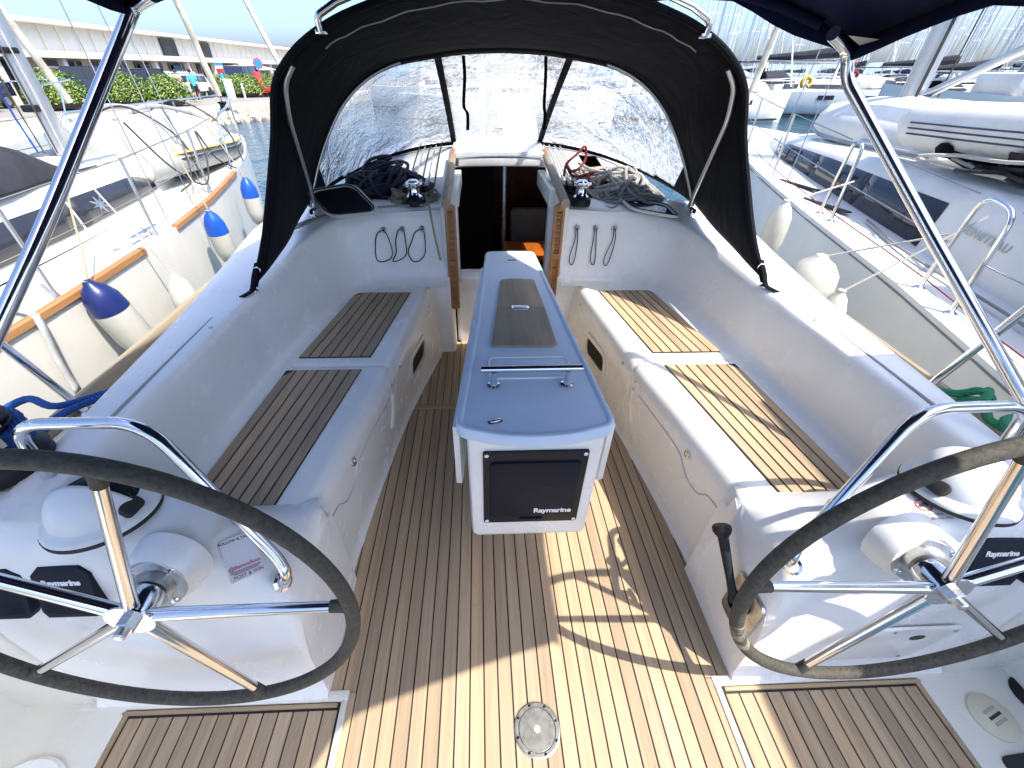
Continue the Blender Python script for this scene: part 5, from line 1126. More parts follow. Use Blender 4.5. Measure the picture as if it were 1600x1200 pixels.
for y, w_ in ((4.15, .18), (3.6, .12)):
    a = rdeck(y, .22); g = G(); g.box(a+Vector((0, 0, .012)), (.05, .5, .012), Matrix.Rotation(R(8), 4, 'Z'), bev=.003); g.build('deck_track', M['black_plastic'], rb)
t = thing('line_heap', 'tangle of black and white lines and bags on the starboard neighbour roof', 'rope', (RX-.85, 2.4, 1.1)); rr_ = random.Random(4)
for m_, n_ in (('rope_black', 26), ('canvas_black', 8), ('rope_white', 16)):
    pts = [(RX-.8+rr_.uniform(-.32, .3), 2.55+rr_.uniform(-.55, .65), 1.08+rr_.uniform(0, .14)) for k_ in range(n_)]; g = G(); g.tube(catmull(pts, 6), .035 if m_ == 'canvas_black' else .011, 7); g.build('rope', M[m_], t)
t = thing('windscreen_canvas', 'pale grey canvas screen across the starboard neighbour companionway', 'canvas', (RX-.9, 1.6, 1.1)); g = G()
g.grid([[Vector((RX-1.15+.06*v, 2.05-.1*v-u*1.5, .98+v*.55)) for u in (0, .3, .6, 1)] for v in (0, .5, 1)]); o = g.build('screen', M['canvas_white'], t); sm = o.modifiers.new('thick', 'SOLIDIFY'); sm.thickness = .006
# canopy added over its cockpit, out of view, placed to shade our coaming
t = thing('added_shade_canopy', 'unseen grey canvas canopy added to shade the starboard coaming', 'bimini', (RX-.5, -.4, 2.2))
g = G(); g.grid([[Vector((1.95+u*3.4, -2.0+v*2.52, 2.60+.16*math.sin(u*math.pi))) for u in [q/12 for q in range(13)]] for v in (0, .25, .5, .75, 1)]); o = g.build('canopy', M['canvas_grey'], t); sm = o.modifiers.new('thick', 'SOLIDIFY'); sm.thickness = .01
for x in (2.45, 5.2):
    for y in (-1.7, .3): g = G(); g.tube([(x, y, .5), (x-.2 if x < 3 else x, y, 2.64)], .0125, 8); g.build('leg', M['chrome'], t)
fender((1.99, 3.02, .66), .075, .30, ('fender_white', 'fender_white'), 'cream pear fender hanging highest on the starboard neighbour side', 'starboard fenders', tuple(rdeck(3.2)+Vector((0, 0, .30))))
fender((2.03, 2.55, .42), .15, .34, ('fender_white', 'fender_white'), 'big round cream fender in the gap beside the starboard toe rail', 'starboard fenders', tuple(rdeck(2.25)+Vector((0, 0, .30))))
fender((1.93, 2.18, .36), .075, .32, ('fender_white', 'fender_white'), 'white fender on twin cords nearest along the starboard neighbour', 'starboard fenders', tuple(rdeck(2.1)+Vector((0, 0, .45))))
# dinghies on its roof
t = thing('rigid_dinghy', 'white rigid dinghy hull upturned on the starboard neighbour foredeck', 'dinghy', (3.75, 4.9, 1.08))
rows = []
for k_, (y, w_, h) in enumerate(((3.6, .50, .30), (3.9, .54, .36), (4.5, .54, .37), (5.0, .46, .33), (5.35, .30, .26), (5.55, .12, .2), (5.62, .02, .16))):
    rows.append([Vector((3.9+x*w_, y, 1.06+z*h+.10*(k_/6)**2)) for x, z in ((-.98, 0), (-1, .25), (-.92, .55), (-.6, .8), (-.3, .93), (0, 1), (.3, .93), (.6, .8), (.92, .55), (1, .25), (.98, 0))])
g = G(); g.grid(rows); g.f.append(tuple(range(11))); g.build('hull', M['rib_white'], t, ang=60)
g = G(); g.tube([r_[0] for r_ in rows]+[r_[10] for r_ in rows[::-1]], .018, 6); g.build('gunwale', M['canvas_grey'], t)
t = thing('inflatable_dinghy', 'cream inflatable dinghy with navy stripes on the starboard neighbour roof', 'dinghy', (3.3, 2.7, 1.1))
for s, x in ((-1, 3.20), (1, 4.1)):
    g = G(); g.tube(catmull([(x, 3.60, 1.30), (x, 3.3, 1.30), (x, 2.2, 1.33), (x+.06*-s, 1.4, 1.36), (3.65, 1.05, 1.40)], 5), .155, 18); tb = g.build('tube', M['rib_white'], t)
    g = G(); g.lathe([(.155, 0), (.12, .06), (.07, .13), (.06, .15), (.0, .152)], frame((x, 3.59, 1.30), (1, 0, 0), (0, 1, .05)), 20, False); g.build('tube_cone', M['rib_white'], tb)
    for dz in (-.055, -.02, .015):
        g = G(); g.tube(catmull([(x+s*math.sqrt(.158**2-dz**2), y, z+dz) for y, z in ((3.52, 1.30), (2.9, 1.31), (2.2, 1.33), (1.5, 1.36))], 4), .0055, 5); g.build('stripe', M['rib_navy'], tb)
g = G(); g.grid([[Vector((x, y, 1.22+.10*(y < 1.6)-.06*math.sin((x-3.2)/.9*math.pi))) for x in (3.2, 3.42, 3.65, 3.9, 4.1)] for y in (3.5, 2.6, 1.7, 1.2)]); g.build('floor', M['rib_grey'], t)
Mx = frame((3.035, 2.55, 1.21), (0, -1, .02), (-1, 0, -.5)); g = G(); g.prism(rrect(.34, .06, .01), 0, .004, Mx); g.build('name_patch', M['black_plastic'], tb)
# third boat farther to port: only bow, pulpit and furled sail show
tb3 = thing('sailing_yacht', 'white sailing yacht bow with furled cream sail beyond the port neighbour', 'sailing yacht', (-7.4, 5, WT))
S3 = [(-3, 1.4, .5), (1, 1.6, .52), (4, 1.45, .60), (6, 1.1, .70), (8, .55, .80), (9.2, .12, .86), (9.4, .02, .87)]
g = G(); g.grid(hullrows(-7.4, S3)); g.build('hull', M['hull_white'], tb3, ang=50)
g = G(); g.grid([[Vector((-7.4+hb*f, y, z-.02+.06*(1-f*f))) for f in (-.98, -.5, 0, .5, .98)] for y, hb, z in S3]); g.build('deck', M['nonskid'], tb3)
g = G(); g.box((-7.4, 3, .85), (1.6, 5, .55), bev=.15, seg=3); g.build('coachroof', M['hull_white'], tb3)
g = G(); g.tube([(-7.4, 9.25, 1.1), (-7.35, 5.2, 12)], .06, 10); g.build('furled_sail', M['sail_cloth'], tb3)
g = G(); g.tube(fillet([(-6.5, 7.4, .78), (-6.55, 7.5, 1.35), (-7.25, 9.35, 1.42), (-7.55, 9.35, 1.42), (-8.3, 7.5, 1.35), (-8.3, 7.4, .78)], .15, 5), .0125, 8); g.tube([(-7.1, 8.6, .84), (-7.05, 8.8, 1.4)], .0125, 8); g.build('pulpit', M['chrome'], tb3)
g = G(); g.tube([(-7.4, 5.3, 1.1), (-7.4, 5.3, 12)], .07, 10); g.build('mast', M['alu'], tb3)
# ================================================================ water, quay, buildings, far boats
g = G(); n_ = 2400
g.add([(-n_, -n_, WT), (n_, -n_, WT), (n_, n_, WT), (-n_, n_, WT)], [(0, 1, 2, 3)]); tag(g.build('water', M['water'], None, False), 'rippled blue harbour water', None, kind='structure')
QZ = -.2
edge = [(-60, 8), (-30, 14), (-17.5, 21), (-14.2, 27), (-13.0, 33), (-11.5, 40), (-10, 52), (-9, 70), (-6, 140)]
q = thing('quay', 'pale concrete quay with roadway', 'quay', (-25, 35, QZ), kind='structure')
g = G(); g.add([(x, y, QZ) for x, y in edge]+[(-160, 140, QZ), (-160, 8, QZ)], [tuple(range(len(edge)+2))]); g.build('roadway', M['asphalt'], q, False)
g = G(); g.grid([[Vector((x, y, QZ+.004)), Vector((x-2.5, y+1.2, QZ+.004))] for x, y in edge]); g.build('paving', M['concrete'], q, False)
g = G(); g.grid([[Vector((x-.3, y, QZ+.10)), Vector((x, y, QZ+.10)), Vector((x+.02, y-.02, QZ-.1)), Vector((x+.02, y-.02, WT-.5))] for x, y in edge]); g.build('quay_wall', M['concrete'], q, False)
rk = random.Random(11)
bm = bmesh.new(); bmesh.ops.create_icosphere(bm, subdivisions=1, radius=1); rv = [v.co.copy() for v in bm.verts]; rf_ = [tuple(v.index for v in f.verts) for f in bm.faces]; bm.free()
g = G()
for k_ in range(240):
    t_ = rk.uniform(2.0, 5.0); i = int(t_); a, b_ = Vector(edge[i]), Vector(edge[i+1]); p = a.lerp(b_, t_-i); r_ = rk.uniform(.15, .42)
    off = rk.uniform(.0, 1.3); c = Vector((p.x+off, p.y-off*.4, WT+rk.uniform(-.05, .35)*(1-off/1.6)))
    g.add([c+Vector((v.x*r_*rk.uniform(.8, 1.2), v.y*r_*rk.uniform(.8, 1.2), v.z*r_*rk.uniform(.6, .9))) for v in rv], rf_)
o = g.build('rocks', M['rock'], None, False); tag(o, 'pale rubble rocks along the foot of the quay', 'rocks', kind='stuff')
# --- long low building
bx = -27.0
bd = thing('quay_building', 'long low cream building with shops along the quay', 'building', (bx-6, 55, QZ))
g = G(); g.box((bx-6.5, 58, 1.0), (11, 84, 2.4)); g.build('wall', M['stucco'], bd, False)
g = G(); g.box((bx-6.2, 58, 2.9), (12.2, 86, 1.66)); up = g.build('upper_fascia', M['fascia_grey'], bd, False)
g = G(); g.box((bx-5.9, 58, 3.82), (13.2, 87, .22)); g.build('roof_edge', M['stucco'], bd, False)
g = G(); g.box((bx-.0, 58, 2.20), (2.6, 86, .34)); g.build('canopy', M['stucco'], bd, False)
for k_ in range(0, 120):
    if k_ % 2 == 0:
        g = G(); g.box((bx-.06, 16+k_*.72, 2.95), (.06, .10, 1.5)); g.build('fascia_rib', M['stucco'], up, False)
for k_ in range(16):
    y = 20+k_*4.7
    g = G(); g.box((bx-.95, y+2.2, .92), (.10, 3.7, 2.0)); wn = g.build('shop_window', M['shop_glass'], bd, False)
    for yy in (1.0, 2.2, 3.4):
        g = G(); g.box((bx-.88, y+yy, .92), (.06, .09, 2.0)); g.build('mullion', M['stucco'], wn, False)
    g = G(); g.box((bx+.9, y, .9), (.35, .35, 2.3)); g.build('column', M['stucco'], bd, False)
    if k_ in (3, 5, 6, 8, 9):
        g = G(); g.box((bx-.78, y+1.3, 1.35), (.05, 1.0, .9)); g.build('shop_sign', M['car_navy'] if k_ % 2 else M['sign_blue'], bd, False)
for k_ in (3, 4):
    g = G(); g.box((bx-.02, 24+k_*6+6, 3.0), (.12, 2.2, 1.2)); g.build('upper_window', M['shop_glass'], bd, False)
g = G(); g.add([(bx+1.2, 57.5, 1.95), (bx+1.2, 62, 1.95), (bx+3.4, 62, 1.45), (bx+3.4, 57.5, 1.45)], [(0, 1, 2, 3)]); o = g.build('awning', M['paint_white'], bd, False); sm = o.modifiers.new('thick', 'SOLIDIFY'); sm.thickness = .05
# --- bushes
def bush(c, rx, rz, label, seed):
    rr_ = random.Random(seed); t = thing('bush', label, 'bush', c, 'bushes along the quay'); g = G(); n = 4200
    for k_ in range(n):
        a = rr_.uniform(0, 6.283); cz = rr_.uniform(-.2, 1); rad = math.sqrt(max(0, 1-cz*cz)); sh = rr_.uniform(.62, 1.04)+.10*math.sin(a*3+seed)*rad
        p = Vector((c[0]+rx*rad*math.cos(a)*sh, c[1]+rx*rad*math.sin(a)*sh, c[2]+rz*.32+rz*.68*cz*sh)); s_ = rr_.uniform(.045, .085)
        d = (Vector((rr_.uniform(-1, 1), rr_.uniform(-1, 1), rr_.uniform(-.2, 1)))+ (p-Vector(c)).normalized()).normalized(); u = d.orthogonal().normalized(); v = d.cross(u)
        g.add([p-u*s_, p+v*s_*.5, p+u*s_, p-v*s_*.5], [(0, 1, 2, 3)])
    g.build('foliage', M['leaf'], t, False)
    g = G(); g.lathe([(.55, .05), (.72, .3), (.6, .62), (.2, .8)], Matrix.Translation(c) @ Matrix.Diagonal((rx, rx, rz, 1)), 12, True); g.build('dark_core', M['bark'], t, False)
    g = G(); g.tube([c, Vector(c)+Vector((0, 0, rz*.4))], .08, 6); g.build('stem', M['bark'], t)
for k_, (c, rx, rz, lb_) in enumerate((((-21.6, 26.8, QZ), 1.35, 1.75, 'round green bush nearest the port neighbour mast'), ((-19.7, 29.2, QZ), 1.25, 1.6, 'round green bush in the middle of the row before the dark cars'), ((-17.9, 30.0, QZ), 1.15, 1.55, 'round green bush beside the two walking people'), ((-18.0, 40.2, QZ), 1.5, 1.5, 'green bush behind the teal post near the white awning'), ((-16.9, 42.6, QZ), 1.5, 1.5, 'green bush behind the red chair on the quay'), ((-20.2, 41.5, QZ), 1.5, 1.45, 'green bush farthest back beside the van'), ((-24.4, 24.2, QZ), 1.5, 1.5, 'green bush at the far left behind the furled sail'))):
    bush(c, rx, rz, lb_, 30+k_)
# --- cars
def car(c, rot, L, Wd, H, mat, label, van=False):
    t = thing('parked_car', label, 'car', c, 'cars parked on the quay'); Mx = Matrix.Translation(c) @ Matrix.Rotation(rot, 4, 'Z')
    prof = [(-.5, .32), (-.5, .60), (-.485, .64), (-.30, .66), (-.17, .98), (.30, 1.0), (.44, .68), (.5, .62), (.5, .30)] if not van else [(-.5, .25), (-.5, .50), (-.38, .58), (-.24, .97), (.46, 1.0), (.5, .7), (.5, .25)]
    def row(w_, ins): return [Mx @ Vector((x*L, w_*(1 if z < .62 else 1-(z-.62)*.45), z*H)) for x, z in prof]
    rows = [row(-Wd/2*.94, 0), row(-Wd/2, 0), row(-Wd/4, 0), row(Wd/4, 0), row(Wd/2, 0), row(Wd/2*.94, 0)]
    g = G(); g.grid(rows); g.f += [tuple(range(len(prof))), tuple(len(prof)*5+i for i in range(len(prof)))]; bo = g.build('body', M[mat], t, ang=28)
    for s in (1, -1):
        for (xa, xb) in ((-.22, .03), (.05, .32)):
            g = G(); y = s*Wd/2*.935; pts = [(xa*L+.02*L*(xa < 0), .68), (xb*L, .68), (xb*L-.01*L, .93), (xa*L+.075*L*(xa < 0), .93)]
            g.add([Mx @ Vector((x, y*(1-(z-.62)*.42)+s*.02, z*H)) for x, z in pts], [(0, 1, 2, 3)]); g.build('side_window', M['car_glass'], t, False)
        for x in (-.31, .31):
            g = G(); g.lathe([(.0, -.02), (.33, -.02), (.33, .2), (0, .2)], Mx @ frame((x*L, s*(Wd/2-.18), .33), (1, 0, 0), (0, s, 0)), 20, False); wh = g.build('wheel', M['tyre'], t)
            g = G(); g.lathe([(.19, .205), (.0, .215)], Mx @ frame((x*L, s*(Wd/2-.18), .33), (1, 0, 0), (0, s, 0)), 16, False); g.build('rim', M['brushed'], wh)
    for x0, z0, x1, z1 in ((-.285, .69, -.185, .95), (.425, .70, .315, .96)):
        w_ = Wd*.40; g = G(); sh = -.012 if x0 < 0 else .012
        g.add([Mx @ Vector(((x0+sh)*L, -w_, z0*H)), Mx @ Vector(((x0+sh)*L, w_, z0*H)), Mx @ Vector(((x1+sh)*L, w_*.85, z1*H)), Mx @ Vector(((x1+sh)*L, -w_*.85, z1*H))], [(0, 1, 2, 3)]); g.build('windscreen', M['car_glass'], t, False)
    for s in (1, -1):
        g = G(); g.box((-.495*L, s*Wd*.34, .56*H), (.06, .3, .10), bev=.02); g.v = [Mx @ v for v in g.v]; g.build('headlight', M['paint_white'], t)
        g = G(); g.box((.497*L, s*Wd*.38, .56*H), (.05, .2, .14), bev=.02); g.v = [Mx @ v for v in g.v]; g.build('tail_light', M['paint_red'], t)
for a in (((-25.6, 26.0, QZ), R(96), 4.4, 1.9, 1.75, 'car_navy', 'dark blue car half hidden at the far left'), ((-23.9, 31.5, QZ), R(60), 4.5, 1.9, 1.85, 'car_navy', 'dark blue estate car behind the first bush'), ((-22.9, 35.5, QZ), R(75), 4.5, 1.9, 1.75, 'car_navy', 'dark blue car behind the middle bush'), ((-22.8, 39.5, QZ), R(70), 4.4, 1.8, 1.6, 'car_white', 'white car behind the walking people'), ((-20.8, 37.8, QZ), R(100), 4.1, 1.75, 1.45, 'car_white', 'low white car parked by the person in teal'), ((-20.6, 45.5, QZ), R(95), 4.9, 2.0, 2.0, 'car_navy', 'dark van under the white awning'), ((-24.5, 21.5, QZ), R(90), 4.2, 1.8, 1.45, 'car_white', 'white car bonnet at the left edge')):
    car(*a, van='van' in a[-1])
# --- people
def person(c, rot, shirt, label, h=1.72, arm=.25, short='shorts_black', stride=.16):
    t = thing('person', label, 'person', c); sc = h/1.72; Mx = Matrix.Translation(c) @ Matrix.Rotation(rot, 4, 'Z') @ Matrix.Scale(sc, 4)
    V = [(0, 0, .95), (0, 0, 1.12), (0, .0, 1.36), (0, .01, 1.47), (0, .02, 1.54), (0, .03, 1.63), (0, .03, 1.70),
         (-.10, 0, .90), (-.10, -stride*.5, .50), (-.10, -stride*.3+.0, .10), (-.10, -stride*.3+.13, .03), (.10, 0, .90), (.10, stride*.7, .51), (.10, stride*.6, .10), (.10, stride*.6+.13, .03),
         (-.19, 0, 1.40), (-.24, -.06, 1.14), (-.25, .06+arm*.2, .92), (-.25, .09+arm*.2, .80), (.19, 0, 1.40), (.25, .05, 1.14), (.24, .16+arm*.3, .96), (.23, .2+arm*.3, .86)]
    E_ = [(0, 1), (1, 2), (2, 3), (3, 4), (4, 5), (5, 6), (0, 7), (7, 8), (8, 9), (9, 10), (0, 11), (11, 12), (12, 13), (13, 14), (2, 15), (15, 16), (16, 17), (17, 18), (2, 19), (19, 20), (20, 21), (21, 22)]
    rad = [.15, .14, .16, .06, .055, .095, .075, .09, .065, .04, .035, .09, .065, .04, .035, .06, .045, .032, .028, .06, .045, .032, .028]
    me = bpy.data.meshes.new('body'); me.from_pydata([Mx @ Vector(v) for v in V], E_, []); me.update()
    o = bpy.data.objects.new('body', me); link(o, t); o.data.materials.append(M['skin'])
    sk = o.modifiers.new('skin', 'SKIN'); 
    for i, sv in enumerate(me.skin_vertices[0].data): sv.radius = (rad[i]*sc*.9, rad[i]*sc*.9); sv.use_root = (i == 0)
    o.modifiers.new('sub', 'SUBSURF').levels = 1; o.modifiers['sub'].render_levels = 2
    g = G(); rows = [[Mx @ Vector((w_*math.cos(a), d_*math.sin(a)+y, z)) for a in [k_*math.pi/8 for k_ in range(16)]] for z, w_, d_, y in ((.88, .19, .14, 0), (1.0, .185, .13, 0), (1.2, .195, .13, 0), (1.38, .225, .13, 0), (1.45, .14, .10, .01), (1.48, .075, .075, .01))]
    g.grid(rows, cv=True)
    for s in (1, -1): g.tube([Mx @ Vector((s*.17, 0, 1.41)), Mx @ Vector((s*.235, 0, 1.20))], [.085*sc, .075*sc], 10)
    g.build('shirt', M[shirt], t)
    g = G()
    for s, st in ((-1, -stride*.45), (1, stride*.6)): g.tube([Mx @ Vector((s*.09, 0, .97)), Mx @ Vector((s*.10, st*.3, .78)), Mx @ Vector((s*.105, st*.8, .56))], [.125*sc, .11*sc, .10*sc], 12)
    g.build('shorts', M[short], t)
    g = G(); g.lathe([(.0, .115), (.07, .10), (.105, .05), (.108, 0), (.09, -.06), (.0, -.06)], Mx @ Matrix.Translation((0, .015, 1.655)) @ Matrix.Rotation(R(-25), 4, 'X') , 14, False); g.build('hair', M['hair'], t)
person((-18.25, 33.6, QZ), R(-150), 'shirt_teal', 'person in a teal shirt and black shorts walking on the quay', 1.72, .3)
person((-20.6, 36.2, QZ), R(60), 'shirt_pink', 'person in a pink top leaning beside the white car', 1.66, .6, 'shirt_pink', .1)
# --- quay furniture
t = thing('red_chair', 'red plastic machine-like chair on the quay edge', 'chair', (-16.5, 40.6, QZ)); c = Vector((-16.45, 40.6, QZ))
g = G(); g.box(c+Vector((0, 0, .38)), (1.0, .8, .16), bev=.05); g.build('seat', M['paint_red'], t)
g = G(); g.box(c+Vector((-.5, .05, .95)), (.20, .85, 1.3), Matrix.Rotation(R(-12), 4, 'Y'), bev=.06); g.build('backrest', M['paint_red'], t)
for y in (-.42, .42): g = G(); g.box(c+Vector((.05, y, .5)), (.9, .12, .26), bev=.04); g.build('armrest', M['paint_red'], t)
for x in (-.4, .4):
    for y in (-.3, .3): g = G(); g.box(c+Vector((x, y, .15)), (.10, .10, .30)); g.build('leg', M['paint_red'], t)
t = thing('teal_post', 'teal and white mooring post with a red and blue sign beside the bushes', 'post', (-18.6, 39.0, QZ)); c = Vector((-18.7, 38.6, QZ))
g = G(); g.tube([c, c+Vector((0, 0, 1.5))], .09, 10); g.build('post', M['teal_paint'], t); g = G(); g.box(c+Vector((.0, 0, 1.75)), (.5, .08, .7)); sg = g.build('board', M['sign_blue'], t, False); g = G(); g.box(c+Vector((.0, -.05, 1.85)), (.5, .02, .16)); g.build('white_band', M['paint_white'], sg, False); g = G(); g.box(c+Vector((.0, -.05, 1.62)), (.5, .02, .22)); g.build('red_band', M['paint_red'], sg, False)
t = thing('no_parking_sign', 'round blue and red no parking sign on a thin post', 'sign', (-18.2, 43.5, QZ)); c = Vector((-18.0, 43.6, QZ))
g = G(); g.tube([c, c+Vector((0, 0, 2.3))], .035, 8); g.build('post', M['alu'], t)
Mx = frame(c+Vector((.1, -.1, 2.1)), (1, .4, 0), (.37, -.93, 0)); g = G(); g.lathe([(.36, 0), (.36, .02), (0, .022)], Mx, 24, False); dsc = g.build('disc', M['paint_red'], t); g = G(); g.lathe([(.29, .021), (.29, .026), (0, .027)], Mx, 24, False); g.build('disc_centre', M['sign_blue'], dsc)
t = thing('service_pedestal', 'white service pedestal at the quay edge beside the people', 'pedestal', (-17.6, 36.4, QZ)); g = G(); g.box((-17.4, 36.4, QZ+.55), (.45, .35, 1.1), bev=.06); g.build('cabinet', M['paint_white'], t); g = G(); g.box((-17.4, 36.4, QZ+1.14), (.5, .4, .10), bev=.04); g.build('lid', M['paint_white'], t)
t = thing('white_post', 'short white post at the quay edge', 'post', (-16.9, 37.3, QZ)); g = G(); g.tube([(-16.9, 37.3, QZ), (-16.9, 37.3, QZ+.85)], .06, 8); g.build('post', M['paint_white'], t); g = G(); g.lathe([(.08, 0), (.08, .05), (0, .08)], Matrix.Translation((-16.9, 37.3, QZ+.85)), 10, False); g.build('cap', M['paint_white'], t)
t = thing('lamp_post', 'leaning grey brown pole at the left of the sprayhood', 'pole', (-10.6, 26.0, WT)); g = G(); g.tube([(-9.6, 26.4, WT), (-9.6, 26.4, 1.0), (-11.9, 26.2, 7.5)], [.13, .12, .10], 10); g.build('pole', M['sail_cloth'], t); g = G(); g.lathe([(.18, 0), (.18, .2), (.12, .3)], Matrix.Translation((-9.6, 26.4, .6)), 12, False); g.build('collar', M['wire'], t)
# --- far boats
def farboat(x, y, rot, L, hullm, covm, label, mh, hood=True, tender=None, wnd=True):
    t = thing('moored_yacht', label, 'sailing yacht', (x, y, WT), 'yachts across the water'); Mx = Matrix.Translation((x, y, WT)) @ Matrix.Rotation(rot, 4, 'Z')   # bow along local +X
    st = [(-.5, .115, .115), (-.3, .15, .11), (0, .16, .115), (.2, .14, .12), (.36, .085, .128), (.46, .03, .135), (.5, .004, .138)]
    rows = []
    for a, hb, z in st: rows.append([Mx @ Vector((a*L+(.012*L*(k2-1) if a > .4 else 0), s_*hb*L*f, zz)) for s_, f, zz, k2 in ((-1, .6, -.2, 0), (-1, .86, .12, 0), (-1, .97, z*L*.5, .5), (-1, 1, z*L, 1), (1, 1, z*L, 1), (1, .97, z*L*.5, .5), (1, .86, .12, 0), (1, .6, -.2, 0))])
    g = G(); g.grid(rows); g.f += [tuple(range(8))]; g.build('hull', M[hullm], t, ang=40)
    g = G(); g.tube([Mx @ Vector((a*L, -hb*L*.90-.01, .17)) for a, hb, z in st[:-1]], .05, 5); g.tube([Mx @ Vector((a*L, hb*L*.90+.01, .17)) for a, hb, z in st[:-1]], .05, 5); g.build('waterline', M['boot_black'], t)
    g = G(); rows = []
    for a, hb, h in ((-.22, .105, .035), (-.1, .11, .042), (.1, .095, .042), (.24, .065, .022), (.3, .04, .004)): rows.append([Mx @ Vector((a*L, s_*hb*L*f, L*(.112+h*q_))) for s_, f, q_ in ((-1, 1, 0), (-1, .9, .8), (-1, .6, 1), (1, .6, 1), (1, .9, .8), (1, 1, 0))])
    g.grid(rows); g.f.append(tuple(range(6))); g.build('cabin', M['hull_white'], t, ang=30)
    for s_ in (1, -1):
        if wnd:
            g = G(); g.add([Mx @ Vector((a*L, s_*hb*L*1.02, L*h)) for a, hb, h in ((-.18, .107, .122), (.12, .094, .124), (.12, .088, .142), (-.18, .101, .142))], [(0, 1, 2, 3)]); g.build('cabin_window', M['window_black'], t, False)
        for a in (-.02, .2):
            g = G(); hbx = interp([(q0, q1) for q0, q1, q2 in st], a); g.add([Mx @ Vector((b_*L, s_*(hbx*L*.995+.012), L*h)) for b_, h in ((a, .078), (a+.075, .079), (a+.075, .098), (a, .097))], [(0, 1, 2, 3)]); g.build('hull_window', M['window_black'], t, False)
    g = G(); g.tube([Mx @ Vector((.08*L, 0, L*.13)), Mx @ Vector((.08*L, 0, mh))], [.085, .06], 8); ms = g.build('mast', M['alu' if (int(x*7) % 3) else 'paint_white'], t)
    for q_ in (.42, .68): g = G(); g.tube([Mx @ Vector((.08*L, -.085*L, mh*q_)), Mx @ Vector((.08*L, .085*L, mh*q_))], .022, 5); g.build('spreader', M['alu'], ms)
    for s_ in (1, -1): g = G(); g.tube([Mx @ Vector((.07*L, s_*.145*L, L*.12)), Mx @ Vector((.075*L, s_*.085*L, mh*.42)), Mx @ Vector((.08*L, 0, mh*.93))], .012, 4); g.build('shroud', M['wire'], ms)
    g = G(); g.tube([Mx @ Vector((.49*L, 0, L*.15)), Mx @ Vector((.09*L, 0, mh*.95))], .05, 6); g.build('furled_sail', M['sail_cloth' if int(y*3) % 2 else 'paint_white'], t)
    g = G(); g.tube([Mx @ Vector((-.46*L, 0, L*.15)), Mx @ Vector((.07*L, 0, mh*.98))], .012, 4); g.build('backstay', M['wire'], t)
    g = G(); g.tube([Mx @ Vector((.07*L, 0, L*.235)), Mx @ Vector((-.33*L, 0, L*.24))], .07, 6); bo = g.build('boom', M['alu'], t)
    g = G(); g.tube([Mx @ Vector((.065*L, 0, L*.275)), Mx @ Vector((-.1*L, 0, L*.262)), Mx @ Vector((-.32*L, 0, L*.25))], [.30, .22, .12], 8); g.build('sail_cover', M[covm], bo)
    if hood:
        rows = [[Mx @ Vector((a*L, w_*L*math.cos(b_), L*.14+h*L*math.sin(b_)**.7)) for b_ in [math.pi*k_/10 for k_ in range(11)]] for a, w_, h in ((-.27, .095, .055), (-.18, .095, .06), (-.11, .085, .005))]
        g = G(); g.grid(rows); g.build('sprayhood', M[covm], t, ang=60)
        g = G(); g.grid([[Mx @ Vector((a*L, s_*.10*L, L*.235)) for s_ in (-1, 0, 1)] for a in (-.47, -.3)]); o = g.build('bimini', M[covm], t); sm = o.modifiers.new('thick', 'SOLIDIFY'); sm.thickness = .04
        for s_ in (1, -1): g = G(); g.tube([Mx @ Vector((-.40*L, s_*.10*L, L*.115)), Mx @ Vector((-.38*L, s_*.10*L, L*.235))], .02, 4); g.build('bimini_leg', M['alu'], t)
    if tender:
        rows = [[Mx @ Vector((a*L, w_*L*math.cos(b_), L*.13+h*L*max(0, math.sin(b_))**.7)) for b_ in [math.pi*k_/10 for k_ in range(11)]] for a, w_, h in ((.14, .055, .03), (.17, .075, .055), (.27, .07, .05), (.36, .04, .035), (.39, .01, .01))]
        g = G(); g.grid(rows); g.f.append(tuple(range(11))); g.build('covered_tender', M[tender], t, ang=60)
    # bow and side rails
    g = G(); g.tube([Mx @ Vector((a*L, hb*L*.95, z*L+.55)) for a, hb, z in st[1:]]+[Mx @ Vector((a*L, -hb*L*.95, z*L+.55)) for a, hb, z in st[:0:-1]], .018, 4)
    for a, hb, z in st[1:]:
        for s_ in (1, -1): g.tube([Mx @ Vector((a*L, s_*hb*L*.95, z*L)), Mx @ Vector((a*L, s_*hb*L*.95, z*L+.55))], .015, 4)
    g.build('guard_rails', M['alu'], t)
ordw = ['first', 'second', 'third', 'fourth', 'fifth', 'sixth', 'seventh', 'eighth', 'ninth', 'tenth', 'eleventh', 'twelfth', 'thirteenth', 'fourteenth', 'fifteenth', 'sixteenth', 'seventeenth', 'eighteenth', 'nineteenth', 'twentieth']
farboat(12.2, 29.5, R(-8), 11.5, 'hull_grey', 'canvas_grey', 'grey white yacht with a cream covered tender on its bow right of the sprayhood', 15, True, 'canvas_white')
farboat(22.3, 33.5, R(-14), 12.5, 'hull_grey', 'canvas_dark', 'white yacht with two dark hull windows broadside across the water', 16.5, True, 'rib_grey')
rr_ = random.Random(77)
near = [(5.5, 33), (34.5, 38), (31, 31), (-1.5, 38), (39, 33), (1.5, 27.5)]
for k_, (x, y) in enumerate(near):
    farboat(x, y, R(rr_.uniform(-25, 15)), rr_.uniform(10.5, 13), rr_.choice(['hull_white', 'hull_grey']), rr_.choice(['canvas_dark', 'canvas_navy', 'canvas_grey']), 'white yacht of the near row across the water, %s from the left' % ordw[sorted(near).index((x, y))], rr_.uniform(13, 17), True, None)
back = []
for k_ in range(18): back.append((2+k_*4.4+rr_.uniform(-.8, .8), 52+rr_.uniform(-3, 7)+(k_ % 3)*7))
